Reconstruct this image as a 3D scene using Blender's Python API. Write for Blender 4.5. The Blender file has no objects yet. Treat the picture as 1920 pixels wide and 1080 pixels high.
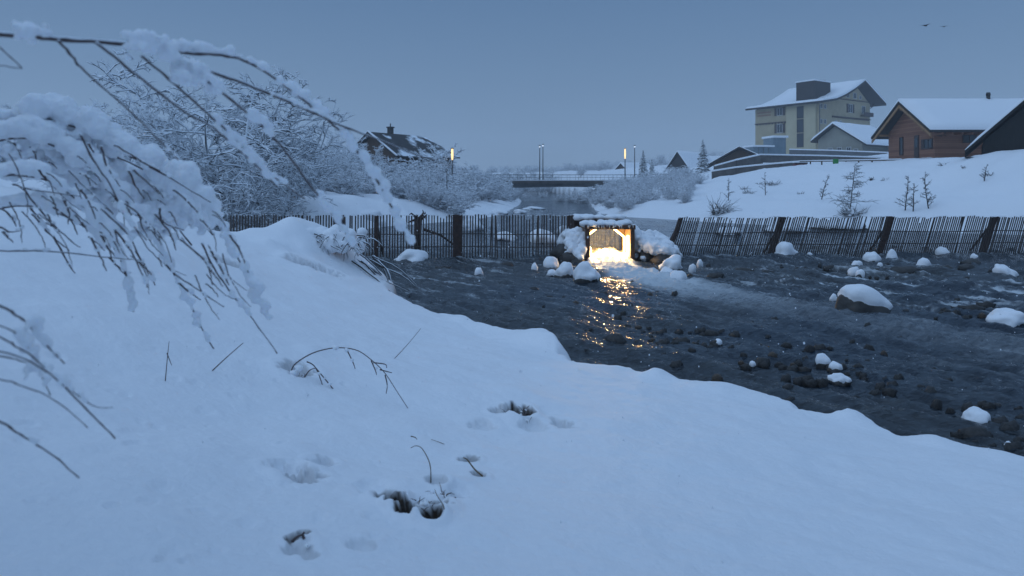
import bpy, bmesh, math, random
import numpy as np
from mathutils import Vector, Matrix, Euler
from mathutils import noise as mnoise

R = math.radians
scene = bpy.context.scene
C = scene.collection
F, HZ, H = 1280.0, 345.0, 2.9          # focal length (px of 1920), horizon row, eye height above the river

def P(px, py, Y):
    return Vector(((px - 960) / F * Y, Y, H - (py - HZ) / F * Y))
def W(px, py, z=0.0):
    Y = (H - z) * F / (py - HZ)
    return ((px - 960) / F * Y, Y)

# ------------------------------------------------------------------ materials
def new_mat(name):
    m = bpy.data.materials.new(name); m.use_nodes = True
    nt = m.node_tree; b = nt.nodes['Principled BSDF']
    return m, nt, b
def N(nt, t, **kw):
    n = nt.nodes.new(t)
    for k, v in kw.items(): setattr(n, k, v)
    return n
def noise_node(nt, scale, detail=4, rough=.55, coord='Object', stretch=None):
    tc = N(nt, 'ShaderNodeTexCoord'); nz = N(nt, 'ShaderNodeTexNoise')
    nz.inputs['Scale'].default_value = scale; nz.inputs['Detail'].default_value = detail
    nz.inputs['Roughness'].default_value = rough
    if stretch:
        mp = N(nt, 'ShaderNodeMapping'); mp.inputs['Scale'].default_value = stretch
        nt.links.new(tc.outputs[coord], mp.inputs['Vector']); nt.links.new(mp.outputs['Vector'], nz.inputs['Vector'])
    else:
        nt.links.new(tc.outputs[coord], nz.inputs['Vector'])
    return nz
def ramp(nt, fac, stops):
    r = N(nt, 'ShaderNodeValToRGB'); e = r.color_ramp.elements
    while len(e) < len(stops): e.new(.5)
    for i, (p, c) in enumerate(stops):
        e[i].position = p; e[i].color = (*c, 1)
    nt.links.new(fac, r.inputs['Fac']); return r
def bump(nt, b, h, strength, dist):
    bp = N(nt, 'ShaderNodeBump'); bp.inputs['Strength'].default_value = strength; bp.inputs['Distance'].default_value = dist
    nt.links.new(h, bp.inputs['Height']); nt.links.new(bp.outputs['Normal'], b.inputs['Normal']); return bp
def simple(name, c0, c1, scale, rough=.8, bstr=.3, bdist=.01, stretch=None, metallic=0):
    m, nt, b = new_mat(name)
    nz = noise_node(nt, scale, 6, .6, 'Object', stretch)
    r = ramp(nt, nz.outputs['Fac'], [(.3, c0), (.7, c1)])
    nt.links.new(r.outputs['Color'], b.inputs['Base Color'])
    b.inputs['Roughness'].default_value = rough; b.inputs['Metallic'].default_value = metallic
    if bstr: bump(nt, b, nz.outputs['Fac'], bstr, bdist)
    return m
def snow_mat(name, scale, bstr, bdist, soil=False, sss=0.0):
    m, nt, b = new_mat(name)
    nz = noise_node(nt, scale, 8, .65)
    r = ramp(nt, nz.outputs['Fac'], [(.2, (.80, .82, .86)), (.8, (.87, .88, .90))])
    b.inputs['Roughness'].default_value = .6
    b.inputs['Specular IOR Level'].default_value = .25
    if sss:
        b.inputs['Subsurface Weight'].default_value = sss
        b.inputs['Subsurface Radius'].default_value = (.8, 1, 1.2); b.inputs['Subsurface Scale'].default_value = .01
    out = r.outputs['Color']
    if soil:
        at = N(nt, 'ShaderNodeAttribute', attribute_name='soil')
        n2 = noise_node(nt, 45, 5)
        sc = ramp(nt, n2.outputs['Fac'], [(.3, (.008, .005, .004)), (.7, (.06, .038, .022))])
        mx = N(nt, 'ShaderNodeMix', data_type='RGBA')
        nt.links.new(at.outputs['Fac'], mx.inputs['Factor']); nt.links.new(out, mx.inputs['A']); nt.links.new(sc.outputs['Color'], mx.inputs['B'])
        out = mx.outputs['Result']
    nt.links.new(out, b.inputs['Base Color'])
    bump(nt, b, nz.outputs['Fac'], bstr, bdist)
    return m
def snowy_mat(name, c0, c1, scale, lo, hi, snow=(.80, .84, .89)):
    """bark or stone with snow lying on whatever faces up"""
    m, nt, b = new_mat(name)
    nz = noise_node(nt, scale, 5)
    r = ramp(nt, nz.outputs['Fac'], [(.3, c0), (.7, c1)])
    g = N(nt, 'ShaderNodeNewGeometry'); sp = N(nt, 'ShaderNodeSeparateXYZ'); nt.links.new(g.outputs['Normal'], sp.inputs['Vector'])
    n2 = noise_node(nt, scale * .35, 3)
    ad = N(nt, 'ShaderNodeMath', operation='MULTIPLY_ADD'); ad.inputs[1].default_value = .9
    nt.links.new(n2.outputs['Fac'], ad.inputs[0]); nt.links.new(sp.outputs['Z'], ad.inputs[2])
    mr = N(nt, 'ShaderNodeMapRange'); mr.inputs['From Min'].default_value = lo + .45; mr.inputs['From Max'].default_value = hi + .45
    nt.links.new(ad.outputs['Value'], mr.inputs['Value'])
    mx = N(nt, 'ShaderNodeMix', data_type='RGBA'); mx.inputs['B'].default_value = (*snow, 1)
    nt.links.new(mr.outputs['Result'], mx.inputs['Factor']); nt.links.new(r.outputs['Color'], mx.inputs['A'])
    nt.links.new(mx.outputs['Result'], b.inputs['Base Color']); b.inputs['Roughness'].default_value = .8
    return m
def emit(name, col, s):
    m, nt, b = new_mat(name)
    b.inputs['Base Color'].default_value = (*col, 1); b.inputs['Emission Color'].default_value = (*col, 1)
    b.inputs['Emission Strength'].default_value = s
    return m

M = {}
M['ground'] = snow_mat('snow_cover', 22, .55, .02, soil=True)
M['snow'] = snow_mat('snow_heap', 14, .4, .02)
M['clump'] = snow_mat('snow_on_twigs', 60, .5, .006, sss=.4)
M['frost'] = snowy_mat('snowy_bark', (.012, .011, .012), (.045, .04, .038), 3, -.82, -.18)
M['frost2'] = snowy_mat('lightly_snowed_bark', (.02, .018, .018), (.06, .05, .045), 3, .15, .7)
M['needle'] = snowy_mat('snowy_needles', (.012, .022, .018), (.03, .045, .035), 3, -.25, .5)
M['twig'] = simple('brown_twig', (.05, .036, .037), (.14, .10, .095), 60, .6, .4, .002)
M['rime'] = snowy_mat('rime_coated_twig', (.04, .028, .03), (.12, .085, .08), 60, .05, .6)
M['straw'] = simple('dry_straw', (.09, .06, .03), (.2, .14, .08), 60, .8)
M['slat'] = simple('weathered_slat', (.024, .019, .017), (.10, .075, .065), 5, .8, .4, .01, (3, 3, .4))
M['rust'] = simple('dark_brown_post', (.022, .012, .009), (.075, .038, .026), 8, .85, .5, .02)
M['rock'] = simple('wet_river_stone', (.008, .008, .008), (.045, .04, .036), 4, .55, .6, .03)
M['rock2'] = simple('brown_river_stone', (.03, .02, .012), (.10, .062, .034), 5, .35, .6, .03)
M['plaster'] = simple('cream_plaster', (.35, .285, .18), (.44, .37, .245), .6, .9, .15, .01)
M['plaster2'] = simple('pale_plaster', (.25, .24, .2), (.34, .33, .28), .6, .9, .15, .01)
M['plaster3'] = simple('light_cream_plaster', (.42, .365, .24), (.49, .43, .29), .6, .9, .15, .01)
M['shingle'] = simple('dark_shingle', (.018, .014, .013), (.05, .04, .036), 2.5, .9, .5, .03, (4, 4, 1))
M['fascia'] = simple('dark_fascia', (.02, .018, .018), (.04, .035, .033), 2, .8)
M['shutter'] = simple('dark_shutter', (.035, .022, .02), (.07, .045, .04), 3, .7)
M['white'] = simple('white_frame_paint', (.5, .5, .5), (.6, .6, .6), 3, .6)
M['concrete'] = simple('grey_concrete', (.06, .056, .052), (.13, .12, .11), 1.5, .9, .3, .02)
M['concrete2'] = simple('dark_bridge_concrete', (.09, .095, .10), (.14, .145, .15), .8, .9, .3, .02)
M['blue'] = simple('bluish_glazing', (.12, .17, .2), (.2, .26, .3), .7, .25, 0)
M['blackwood'] = simple('black_boards', (.006, .006, .006), (.022, .02, .018), 4, .85, .5, .02, (6, 6, .3))
M['brownwood'] = simple('brown_boards', (.05, .032, .02), (.11, .07, .045), 3, .85, .4, .02, (4, 4, .4))
M['green'] = simple('green_panel', (.02, .2, .04), (.03, .28, .06), 5, .6, 0)
M['red'] = simple('dark_red_panel', (.12, .03, .03), (.17, .05, .045), 5, .7, 0)
M['metal'] = simple('grey_steel', (.08, .085, .09), (.15, .155, .16), 6, .5, 0, metallic=.4)
M['paint_red'] = simple('faded_red_paint', (.25, .12, .09), (.33, .18, .13), 4, .9, 0)
M['soot'] = simple('black_chimney_pipe', (.01, .01, .01), (.02, .02, .02), 6, .6)
M['feather'] = simple('black_feathers', (.01, .01, .012), (.02, .02, .022), 20, .7)
M['oldwood'] = simple('wet_outlet_timber', (.07, .035, .015), (.2, .10, .04), 6, .6, .5, .01, (1, 1, 5))
M['lampwarm'] = emit('warm_lamp_glow', (1, .66, .28), 1.5)
M['tube'] = emit('warm_light_strip', (1, .66, .24), 11)
M['bulb'] = emit('pale_lamp_tip', (.8, .85, .9), .9)
# glass
m, nt, b = new_mat('dark_window_glass'); b.inputs['Base Color'].default_value = (.03, .04, .05, 1); b.inputs['Roughness'].default_value = .08
M['glass'] = m
# orange brown log siding: horizontal courses
m, nt, b = new_mat('larch_siding')
tc = N(nt, 'ShaderNodeTexCoord'); sx = N(nt, 'ShaderNodeSeparateXYZ'); nt.links.new(tc.outputs['Object'], sx.inputs['Vector'])
mul = N(nt, 'ShaderNodeMath', operation='MULTIPLY'); mul.inputs[1].default_value = 1 / .22; nt.links.new(sx.outputs['Z'], mul.inputs[0])
fr = N(nt, 'ShaderNodeMath', operation='FRACT'); nt.links.new(mul.outputs[0], fr.inputs[0])
fl = N(nt, 'ShaderNodeMath', operation='FLOOR'); nt.links.new(mul.outputs[0], fl.inputs[0])
wn = N(nt, 'ShaderNodeTexWhiteNoise', noise_dimensions='1D'); nt.links.new(fl.outputs[0], wn.inputs['W'])
nz = noise_node(nt, 1.6, 6, .6, 'Object', (.5, .5, 4))
a2 = N(nt, 'ShaderNodeMath', operation='MULTIPLY_ADD'); a2.inputs[1].default_value = .5
nt.links.new(wn.outputs['Value'], a2.inputs[0]); 
sc = N(nt, 'ShaderNodeMath', operation='MULTIPLY'); sc.inputs[1].default_value = .6; nt.links.new(nz.outputs['Fac'], sc.inputs[0]); nt.links.new(sc.outputs[0], a2.inputs[2])
rr = ramp(nt, a2.outputs[0], [(.1, (.15, .06, .035)), (.9, (.30, .145, .09))])
gp = ramp(nt, fr.outputs[0], [(.0, (.25, .25, .25)), (.14, (1, 1, 1))])
mx = N(nt, 'ShaderNodeMix', data_type='RGBA', blend_type='MULTIPLY'); mx.inputs['Factor'].default_value = 1
nt.links.new(rr.outputs['Color'], mx.inputs['A']); nt.links.new(gp.outputs['Color'], mx.inputs['B'])
nt.links.new(mx.outputs['Result'], b.inputs['Base Color']); b.inputs['Roughness'].default_value = .85
bump(nt, b, fr.outputs[0], .5, .03)
M['larch'] = m
M['larchtrim'] = simple('larch_trim', (.2, .11, .05), (.34, .2, .1), 4, .8, .2, .01)
# melted dark roof with snow streaks
M['streakroof'] = snowy_mat('dark_roof_with_snow_streaks', (.012, .012, .013), (.035, .034, .035), 1.2, .85, .95)
# water
m, nt, b = new_mat('river_water')
at = N(nt, 'ShaderNodeAttribute', attribute_name='foam'); a3 = N(nt, 'ShaderNodeAttribute', attribute_name='bed')
nb = noise_node(nt, 1.6, 6, .65, 'Object', (.6, 1.6, 1))
bed = ramp(nt, nb.outputs['Fac'], [(.35, (.003, .007, .012)), (.55, (.008, .014, .020)), (.78, (.030, .027, .020))])
mb_ = N(nt, 'ShaderNodeMix', data_type='RGBA'); mb_.inputs['A'].default_value = (.004, .016, .032, 1)
nt.links.new(a3.outputs['Fac'], mb_.inputs['Factor']); nt.links.new(bed.outputs['Color'], mb_.inputs['B'])
nf = noise_node(nt, 7, 6, .7, 'Object', (.5, 1.4, 1))
fm = N(nt, 'ShaderNodeMath', operation='MULTIPLY_ADD'); fm.inputs[1].default_value = 2.0; fm.inputs[2].default_value = -.8
nt.links.new(nf.outputs['Fac'], fm.inputs[0])
f2 = N(nt, 'ShaderNodeMath', operation='ADD', use_clamp=True); nt.links.new(fm.outputs[0], f2.inputs[0]); nt.links.new(at.outputs['Fac'], f2.inputs[1])
f3 = N(nt, 'ShaderNodeMath', operation='MULTIPLY', use_clamp=True); nt.links.new(f2.outputs[0], f3.inputs[0]); nt.links.new(at.outputs['Fac'], f3.inputs[1])
mf = N(nt, 'ShaderNodeMix', data_type='RGBA'); mf.inputs['B'].default_value = (.55, .60, .64, 1)
nt.links.new(f3.outputs[0], mf.inputs['Factor']); nt.links.new(mb_.outputs['Result'], mf.inputs['A'])
nt.links.new(mf.outputs['Result'], b.inputs['Base Color'])
ro = N(nt, 'ShaderNodeMapRange'); ro.inputs['To Min'].default_value = .07; ro.inputs['To Max'].default_value = .7
nt.links.new(f3.outputs[0], ro.inputs['Value']); nt.links.new(ro.outputs['Result'], b.inputs['Roughness'])
b.inputs['IOR'].default_value = 1.42
nw = noise_node(nt, 4.5, 5, .55, 'Object', (.6, 1.9, 1))
bump(nt, b, nw.outputs['Fac'], .8, .10)
M['water'] = m
# falling sheet of water in the outlet
m, nt, b = new_mat('falling_water_sheet')
b.inputs['Base Color'].default_value = (.16, .18, .21, 1); b.inputs['Roughness'].default_value = .35
nw = noise_node(nt, 9, 5, .6, 'Object', (6, 1, .5)); al = ramp(nt, nw.outputs['Fac'], [(.35, (.15, .15, .15)), (.65, (.75, .75, .75))])
nt.links.new(al.outputs['Color'], b.inputs['Alpha'])
M['sheet'] = m

# ------------------------------------------------------------------ mesh helpers
class MB:
    def __init__(s): s.v = []; s.f = []
    def add(s, vs, fs):
        o = len(s.v); s.v.extend([tuple(v) for v in vs]); s.f.extend([tuple(i + o for i in f) for f in fs])
    def box(s, x0, x1, y0, y1, z0, z1, mat=None):
        vs = [(x, y, z) for z in (z0, z1) for y in (y0, y1) for x in (x0, x1)]
        if mat: vs = [mat @ Vector(v) for v in vs]
        s.add(vs, [(0, 2, 3, 1), (4, 5, 7, 6), (0, 1, 5, 4), (2, 6, 7, 3), (0, 4, 6, 2), (1, 3, 7, 5)])
    def prism(s, pts, a0, a1, axis='y'):
        n = len(pts)
        if axis == 'y': vs = [(h, a0, z) for h, z in pts] + [(h, a1, z) for h, z in pts]
        elif axis == 'x': vs = [(a0, h, z) for h, z in pts] + [(a1, h, z) for h, z in pts]
        else: vs = [(h, z, a0) for h, z in pts] + [(h, z, a1) for h, z in pts]
        s.add(vs, [tuple(range(n)), tuple(range(2 * n - 1, n - 1, -1))] + [(i, i + n, (i + 1) % n + n, (i + 1) % n) for i in range(n)])
    def tube(s, pts, rad, k=5, up=0.0, cap=True):
        pts = [Vector(p) for p in pts]; n = len(pts); vs = []
        for i, p in enumerate(pts):
            d = (pts[min(i + 1, n - 1)] - pts[max(i - 1, 0)])
            if d.length < 1e-9: d = Vector((0, 0, 1))
            d.normalize()
            a = d.cross(Vector((0, 0, 1)))
            if a.length < .05: a = Vector((1, 0, 0))
            a.normalize(); b = a.cross(d); r = rad[i] if hasattr(rad, '__len__') else rad
            hz = math.sqrt(max(0, 1 - d.z * d.z))
            for j in range(k):
                t = 2 * math.pi * j / k + math.pi / 2
                q = p + a * (math.cos(t) * r) + b * (math.sin(t) * r)
                if up and math.sin(t) > .1: q.z += up * r * hz
                vs.append(q)
        fs = [(i * k + j, i * k + (j + 1) % k, (i + 1) * k + (j + 1) % k, (i + 1) * k + j) for i in range(n - 1) for j in range(k)]
        if cap and k > 2: fs += [tuple(range(k))[::-1], tuple((n - 1) * k + j for j in range(k))]
        s.add(vs, fs)
    def build(s, name, mat, parent=None, smooth=False, bevel=0):
        me = bpy.data.meshes.new(name); me.from_pydata(s.v, [], s.f)
        bm = bmesh.new(); bm.from_mesh(me); bmesh.ops.recalc_face_normals(bm, faces=bm.faces); bm.to_mesh(me); bm.free()
        if smooth: me.polygons.foreach_set('use_smooth', [True] * len(me.polygons))
        me.materials.append(mat); me.update()
        o = bpy.data.objects.new(name, me); C.objects.link(o)
        if parent: o.parent = parent
        if bevel:
            bv = o.modifiers.new('edge', 'BEVEL'); bv.width = bevel; bv.segments = 2; bv.limit_method = 'ANGLE'
        return o
def tag(o, label=None, cat=None, group=None, kind=None):
    if label: o['label'] = label
    if cat: o['category'] = cat
    if group: o['group'] = group
    if kind: o['kind'] = kind
    return o
def empty(name, loc, label, cat, group=None, rz=0):
    o = bpy.data.objects.new(name, None); C.objects.link(o); o.location = loc; o.rotation_euler = (0, 0, rz)
    o.empty_display_size = .1
    return tag(o, label, cat, group)
def part(name, boxes, mat, parent, bevel=0):
    mb = MB()
    for b in boxes: mb.box(*b)
    return mb.build(name, mat, parent, bevel=bevel)
def copy_tree(src, loc, rz=0, scale=1, label=None):
    r = src.copy(); C.objects.link(r); r.location = loc; r.rotation_euler = (0, 0, rz)
    r.scale = scale if hasattr(scale, '__len__') else (scale,) * 3
    if label: r['label'] = label
    for ch in list(src.children):
        c = ch.copy(); C.objects.link(c); c.parent = r
    return r

# ------------------------------------------------------------------ numpy noise
def vnoise(x, y, seed=0):
    xi = np.floor(x).astype(np.int64); yi = np.floor(y).astype(np.int64); fx = x - xi; fy = y - yi
    fx = fx * fx * fx * (fx * (fx * 6 - 15) + 10); fy = fy * fy * fy * (fy * (fy * 6 - 15) + 10)
    def h(a, b):
        n = (a * 374761393 + b * 668265263 + seed * 982451653) & 0xffffffff
        n = ((n ^ (n >> 13)) * 1274126177) & 0xffffffff
        n = n ^ (n >> 16)
        return (n & 0xffff) / 65535.0
    return (h(xi, yi) * (1 - fx) + h(xi + 1, yi) * fx) * (1 - fy) + (h(xi, yi + 1) * (1 - fx) + h(xi + 1, yi + 1) * fx) * fy
def fbm(x, y, oct=4, seed=0, gain=.5):
    s = 0; a = 1; t = 0
    for o in range(oct):
        s = s + a * (vnoise(x * 2 ** o + o * 17.3, y * 2 ** o - o * 9.1, seed + o) - .5); t += a; a *= gain
    return s / t
def sstep(a, b, x):
    t = np.clip((x - a) / (b - a), 0, 1); return t * t * (3 - 2 * t)

# ------------------------------------------------------------------ the ground
edge_px = [(720, 545), (760, 556), (830, 570), (868, 574), (905, 590), (960, 601), (1010, 605), (1042, 626), (1068, 655), (1120, 666), (1180, 671),
           (1235, 676), (1262, 690), (1340, 703), (1430, 721), (1500, 747), (1545, 757), (1572, 758), (1592, 751), (1612, 767), (1660, 779), (1740, 808),
           (1800, 833), (1880, 847), (1925, 862)]
near = [W(px, py, .42) for px, py in edge_px][::-1]
shore_near = [(150, -60), (40, -6), (18, 2.2), (10, 4.4), (6.5, 5.4)] + near + [(-3.2, 17.5), (-4.6, 20), (-7.2, 23.5), (-10.5, 27), (-12, 33), (-11, 40), (-8, 48),
              (-3.5, 54), (-1.0, 62), (.2, 75), (1.2, 95), (1.5, 125), (-5, 170), (-15, 260)]
shore_far = [(10, 260), (16, 170), (14, 125), (11.5, 100), (9.5, 80), (8, 68), (10, 60), (13.5, 54), (19, 46.5), (27, 40), (38, 35), (60, 28), (150, 5)]
water_poly = np.array(shore_near + shore_far)

def seg_dist(x, y, pts, closed=True):
    d = np.full(x.shape, 1e9); n = len(pts)
    for i in range(n if closed else n - 1):
        ax, ay = pts[i]; bx, by = pts[(i + 1) % n]; dx, dy = bx - ax, by - ay
        t = np.clip(((x - ax) * dx + (y - ay) * dy) / (dx * dx + dy * dy + 1e-12), 0, 1)
        d = np.minimum(d, np.hypot(x - ax - t * dx, y - ay - t * dy))
    return d
def inside(x, y, pts):
    c = np.zeros(x.shape, bool); n = len(pts)
    for i in range(n):
        ax, ay = pts[i]; bx, by = pts[(i + 1) % n]
        if ay == by: continue
        k = ((ay > y) != (by > y)) & (x < (bx - ax) * (y - ay) / (by - ay) + ax); c ^= k
    return c

ctrl = []
def cp(px, py, Y): p = P(px, py, Y); ctrl.append((p.x, p.y, p.z))
# near bank
ctrl += [(0, 0, 1.45), (-2, 0, 1.8), (3, 0, 1.05), (0, -8, 1.9), (-8, -5, 2.6), (8, 0, .75)]
for px, py, z in [(960, 1080, 1.32), (0, 1080, 1.62), (1920, 1080, .92), (960, 800, .88), (500, 800, 1.2), (100, 620, 1.85), (300, 470, 2.0), (60, 440, 2.35),
                  (1500, 900, .72), (700, 600, .72), (1300, 780, .62), (500, 560, 1.25), (1050, 700, .58)]:
    x, y = W(px, py, z); ctrl.append((x, y, z))
cp(470, 442, 17); cp(590, 437, 17.5); cp(540, 470, 15.5); cp(300, 415, 14)
ctrl += [(-4.2, 17, .9), (-5.0, 20, 1.0), (-14, 18, 2.3), (-20, 30, 2.2), (-11, 27, .7), (-9, 23, .7), (-14, 27, 1.2), (-13, 34, .8), (-11, 20, 1.5), (-40, 20, 4), (-40, 60, 5), (-18, 45, 2.4), (-25, 85, 4.0)]
# left bank upstream
cp(640, 374, 46); cp(720, 386, 48); cp(900, 388, 60)
ctrl += [(-6, 70, .9), (-4, 95, 1.2), (-10, 80, 1.5), (-8, 121, 3.5), (-30, 121, 4.5), (-20, 160, 4), (-60, 200, 8), (-30, 300, 8)]
# right bank
for px, py, Y in [(1130, 383, 72), (1250, 388, 60), (1330, 322, 100), (1380, 328, 84), (1492, 315, 78), (1580, 310, 75), (1661, 303, 72), (1760, 297, 66), (1920, 286, 55),
                  (1330, 385, 58), (1500, 387, 50), (1500, 345, 64), (1700, 390, 44), (1800, 340, 50), (1920, 395, 38), (1920, 340, 44.5), (1800, 296, 61), (1700, 340, 55), (1250, 350, 85)]:
    cp(px, py, Y)
ctrl += [(42, 50, 5.2), (46, 46, 4.9), (45, 55, 5.4), (50, 60, 5.6), (55, 48, 5.0), (44, 38, 2.6)]
for px, py, Y in [(1150, 364, 82), (1230, 364, 75), (1190, 352, 97), (1270, 352, 86), (1925, 285, 49), (1860, 288, 52)]: cp(px, py, Y)
ctrl += [(20, 121, 3.6), (45, 121, 5.2), (17, 110, 2.0), (74, 165, 10), (90, 178, 10.2), (60, 175, 9.6), (62, 128, 8), (44, 72, 5.65), (52, 74, 5.7), (40, 56, 5.2), (70, 60, 6),
         (100, 100, 9), (60, 30, 3), (30, 200, 7), (30, 300, 9), (120, 300, 16), (34, 118, 4.6), (110, 20, 4)]
ctrl = np.array(ctrl)
def tps(r2): return np.where(r2 > 1e-9, .5 * r2 * np.log(r2 + 1e-12), 0)
n = len(ctrl); A = np.zeros((n + 3, n + 3))
A[:n, :n] = tps((ctrl[:, None, 0] - ctrl[None, :, 0]) ** 2 + (ctrl[:, None, 1] - ctrl[None, :, 1]) ** 2) + np.eye(n) * .3
A[:n, n] = 1; A[:n, n + 1:] = ctrl[:, :2]; A[n:, :n] = A[:n, n:].T
wts = np.linalg.solve(A, np.concatenate([ctrl[:, 2], [0, 0, 0]]))
def base_h(x, y):
    q = np.hypot(x, y); k = np.minimum(1, 260 / np.maximum(q, 1)); xx, yy = x * k, y * k
    z = wts[n] + wts[n + 1] * xx + wts[n + 2] * yy
    for i in range(n): z = z + wts[i] * tps((xx - ctrl[i, 0]) ** 2 + (yy - ctrl[i, 1]) ** 2)
    return np.clip(z, .25, 40) + sstep(260, 700, q) * 4
def land(x, y):
    d = seg_dist(x, y, water_poly); d = np.where(inside(x, y, water_poly), -d, d)
    q = np.hypot(x, y)
    b = base_h(x, y)
    b = b + .16 * fbm(x * .55, y * .55, 3, 5) * np.minimum(1, q / 8) + .05 * fbm(x * 2.1, y * 2.1, 3, 9) + sstep(22, 40, q) * .7 * fbm(x * .35, y * .35, 4, 3)
    nearb = (1 - sstep(18, 30, y))
    w0 = .35 * nearb + 4.5 * (1 - nearb)
    wob = .46 * fbm(x * 1.7, y * 1.7, 4, 21)
    s = np.sqrt(sstep(-.12, 1, np.clip((d + wob + .08 + .24 * nearb) / w0, -1, 1)))
    lipz = np.minimum(b, .47 + .10 * fbm(x * 1.1, y * 1.1, 3, 27) + (.5 + 1.2 * sstep(13, 16, y)) * np.clip(d, 0, 50)) * nearb + b * (1 - nearb)
    z = -.45 + (lipz + .45) * s
    return z, d
pits = []   # x, y, radius, depth, soil
def hit(px, py):
    Ys = np.concatenate([np.linspace(1.2, 30, 4000), np.linspace(30, 140, 2500)]); x = (px - 960) / F * Ys; zr = H - (py - HZ) / F * Ys
    z, _ = land(x, Ys); i = int(np.argmax(zr < z)); return float(x[i]), float(Ys[i]), float(z[i])
for px, py, r, dep, so in [(728, 938, .075, .12, 1), (742, 952, .05, .08, 1), (768, 962, .075, .10, 1), (797, 952, .11, .17, 1), (806, 972, .06, .12, 1), (835, 940, .05, .04, 0), (848, 925, .05, .04, .1), (820, 910, .06, .04, .2), (975, 770, .12, .15, 1), (942, 768, .10, .06, .3), (905, 797, .12, .035, .1),
                           (570, 893, .11, .07, .25), (535, 880, .10, .06, 0), (605, 872, .08, .06, .1), (880, 862, .07, .05, .5), (899, 888, .05, .05, .5), (560, 1032, .06, .035, .2), (546, 1014, .03, .03, .7), (580, 1042, .04, .025, .2),
                           (570, 1005, .03, .03, .7), (560, 690, .16, .09, .3), (1055, 795, .12, .05, .2), (1000, 795, .14, .04, .1), (675, 1022, .06, .025, .1), (430, 492, .3, .12, .3), (700, 1010, .04, .02, 0),
                           (600, 505, .5, .2, .1), (560, 495, .3, .12, .1), (330, 710, .04, .01, 0), (700, 915, .12, .03, 0), (865, 925, .1, .03, 0), (600, 980, .05, .015, 0), (1240, 830, .05, .012, 0), (380, 770, .07, .015, 0), (250, 820, .08, .015, 0)]:
    x, y, z = hit(px, py); pits.append((x, y, r, dep, so))
rq = random.Random(17)
for i in range(46):
    px, py = rq.uniform(30, 700), rq.uniform(560, 1060); x, y, z = hit(px, py); pits.append((x, y, rq.uniform(.02, .055), rq.uniform(.006, .018), 0))
humps = []
for px, py, r, h in [(775, 915, .16, .05), (840, 900, .12, .035), (970, 735, .25, .04), (560, 850, .2, .04), (585, 660, .14, .05), (895, 845, .1, .03), (590, 458, 1.0, .3), (530, 450, .9, .2), (700, 700, .4, .02), (470, 447, .30, .10), (505, 462, .28, .12), (545, 447, .32, .12), (620, 455, .25, .12), (575, 480, .22, .08), (520, 490, .2, .06), (640, 480, .2, .1), (480, 475, .2, .06),
                     (700, 830, .5, .05), (400, 860, .4, .05), (1010, 640, .5, .1), (650, 990, .3, .03), (530, 460, .6, .12), (300, 900, .4, .04)]:
    x, y, z = hit(px, py); humps.append((x, y, r, h))
for px, py, r, h in [(1592, 758, .2, .10), (1232, 682, .20, .13), (1005, 612, .40, .12), (1035, 628, .25, .10), (868, 580, .35, .10), (1340, 708, .3, .06), (1740, 812, .22, .05), (1430, 726, .25, .05), (1880, 850, .2, .05), (960, 606, .3, .05)]:
    x, y = W(px, py, .45); humps.append((x, y, r, h))
def ground(x, y):
    z, d = land(x, y)
    soil = np.zeros_like(z)
    for hx, hy, r, h in humps:
        q = ((x - hx) ** 2 + (y - hy) ** 2) / (r * r); z = z + h * np.exp(-q)
    fine = 1 - sstep(14, 24, np.hypot(x, y))
    z = z + fine * (.05 * fbm(x * 1.5, y * 1.5, 2, 81) + .022 * fbm(x * 5, y * 5, 3, 82) + .007 * fbm(x * 21, y * 21, 3, 83, .6))
    lump = (vnoise(x * 14, y * 14, 55) - .5) * .6 + (vnoise(x * 37, y * 37, 58) - .5) * .5
    for hx, hy, r, dep, so in pits:
        q = np.hypot(x - hx, (y - hy) * .8) / r
        mk = np.where(q < 4, 1, 0)
        qq = q + lump * mk
        z = z - dep * (1 - sstep(.45, 1.05, qq)) + dep * .22 * np.exp(-((q - 1.35) / .4) ** 2)
        if so: soil = np.maximum(soil, so * (1 - sstep(.85, 1.1, qq)))
    # fallen snow clods roughen the bank beside the water
    soil = np.maximum(soil, sstep(.1, .3, -d) * .9)
    return z, soil

def polar_sheet(name, mat, rows, cols, fn, attrs):
    r, t = np.meshgrid(rows, cols, indexing='ij'); x = (r * np.sin(t)).ravel(); y = (r * np.cos(t)).ravel()
    out = fn(x, y); z = out[0]
    nr, nc = len(rows), len(cols)
    i = np.arange(nr - 1)[:, None] * nc + np.arange(nc - 1)[None, :]
    quads = np.stack([i, i + 1, i + nc + 1, i + nc], -1).reshape(-1, 4)[:, ::-1]
    me = bpy.data.meshes.new(name); me.vertices.add(len(x)); me.vertices.foreach_set('co', np.stack([x, y, z], -1).astype(np.float32).ravel())
    nq = len(quads); me.loops.add(nq * 4); me.polygons.add(nq)
    me.loops.foreach_set('vertex_index', quads.astype(np.int32).ravel())
    me.polygons.foreach_set('loop_start', np.arange(0, nq * 4, 4, dtype=np.int32)); 
    me.polygons.foreach_set('use_smooth', np.ones(nq, bool))
    me.update(calc_edges=True); me.validate()
    for k, an in enumerate(attrs):
        a = me.attributes.new(an, 'FLOAT', 'POINT'); a.data.foreach_set('value', out[k + 1].astype(np.float32))
    me.materials.append(mat); o = bpy.data.objects.new(name, me); C.objects.link(o); return o
cols = np.concatenate([np.linspace(-math.pi, -R(44), 60)[:-1], np.linspace(-R(44), R(44), 760), np.linspace(R(44), math.pi, 60)[1:]])
rows = np.concatenate([np.geomspace(.05, 1.9, 30)[:-1], np.geomspace(1.9, 20, 540)[:-1], np.geomspace(20, 110, 170)[:-1], np.geomspace(110, 1200, 50)])
g = polar_sheet('snow_ground', M['ground'], rows, cols, ground, ['soil']); tag(g, kind='structure')
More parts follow.
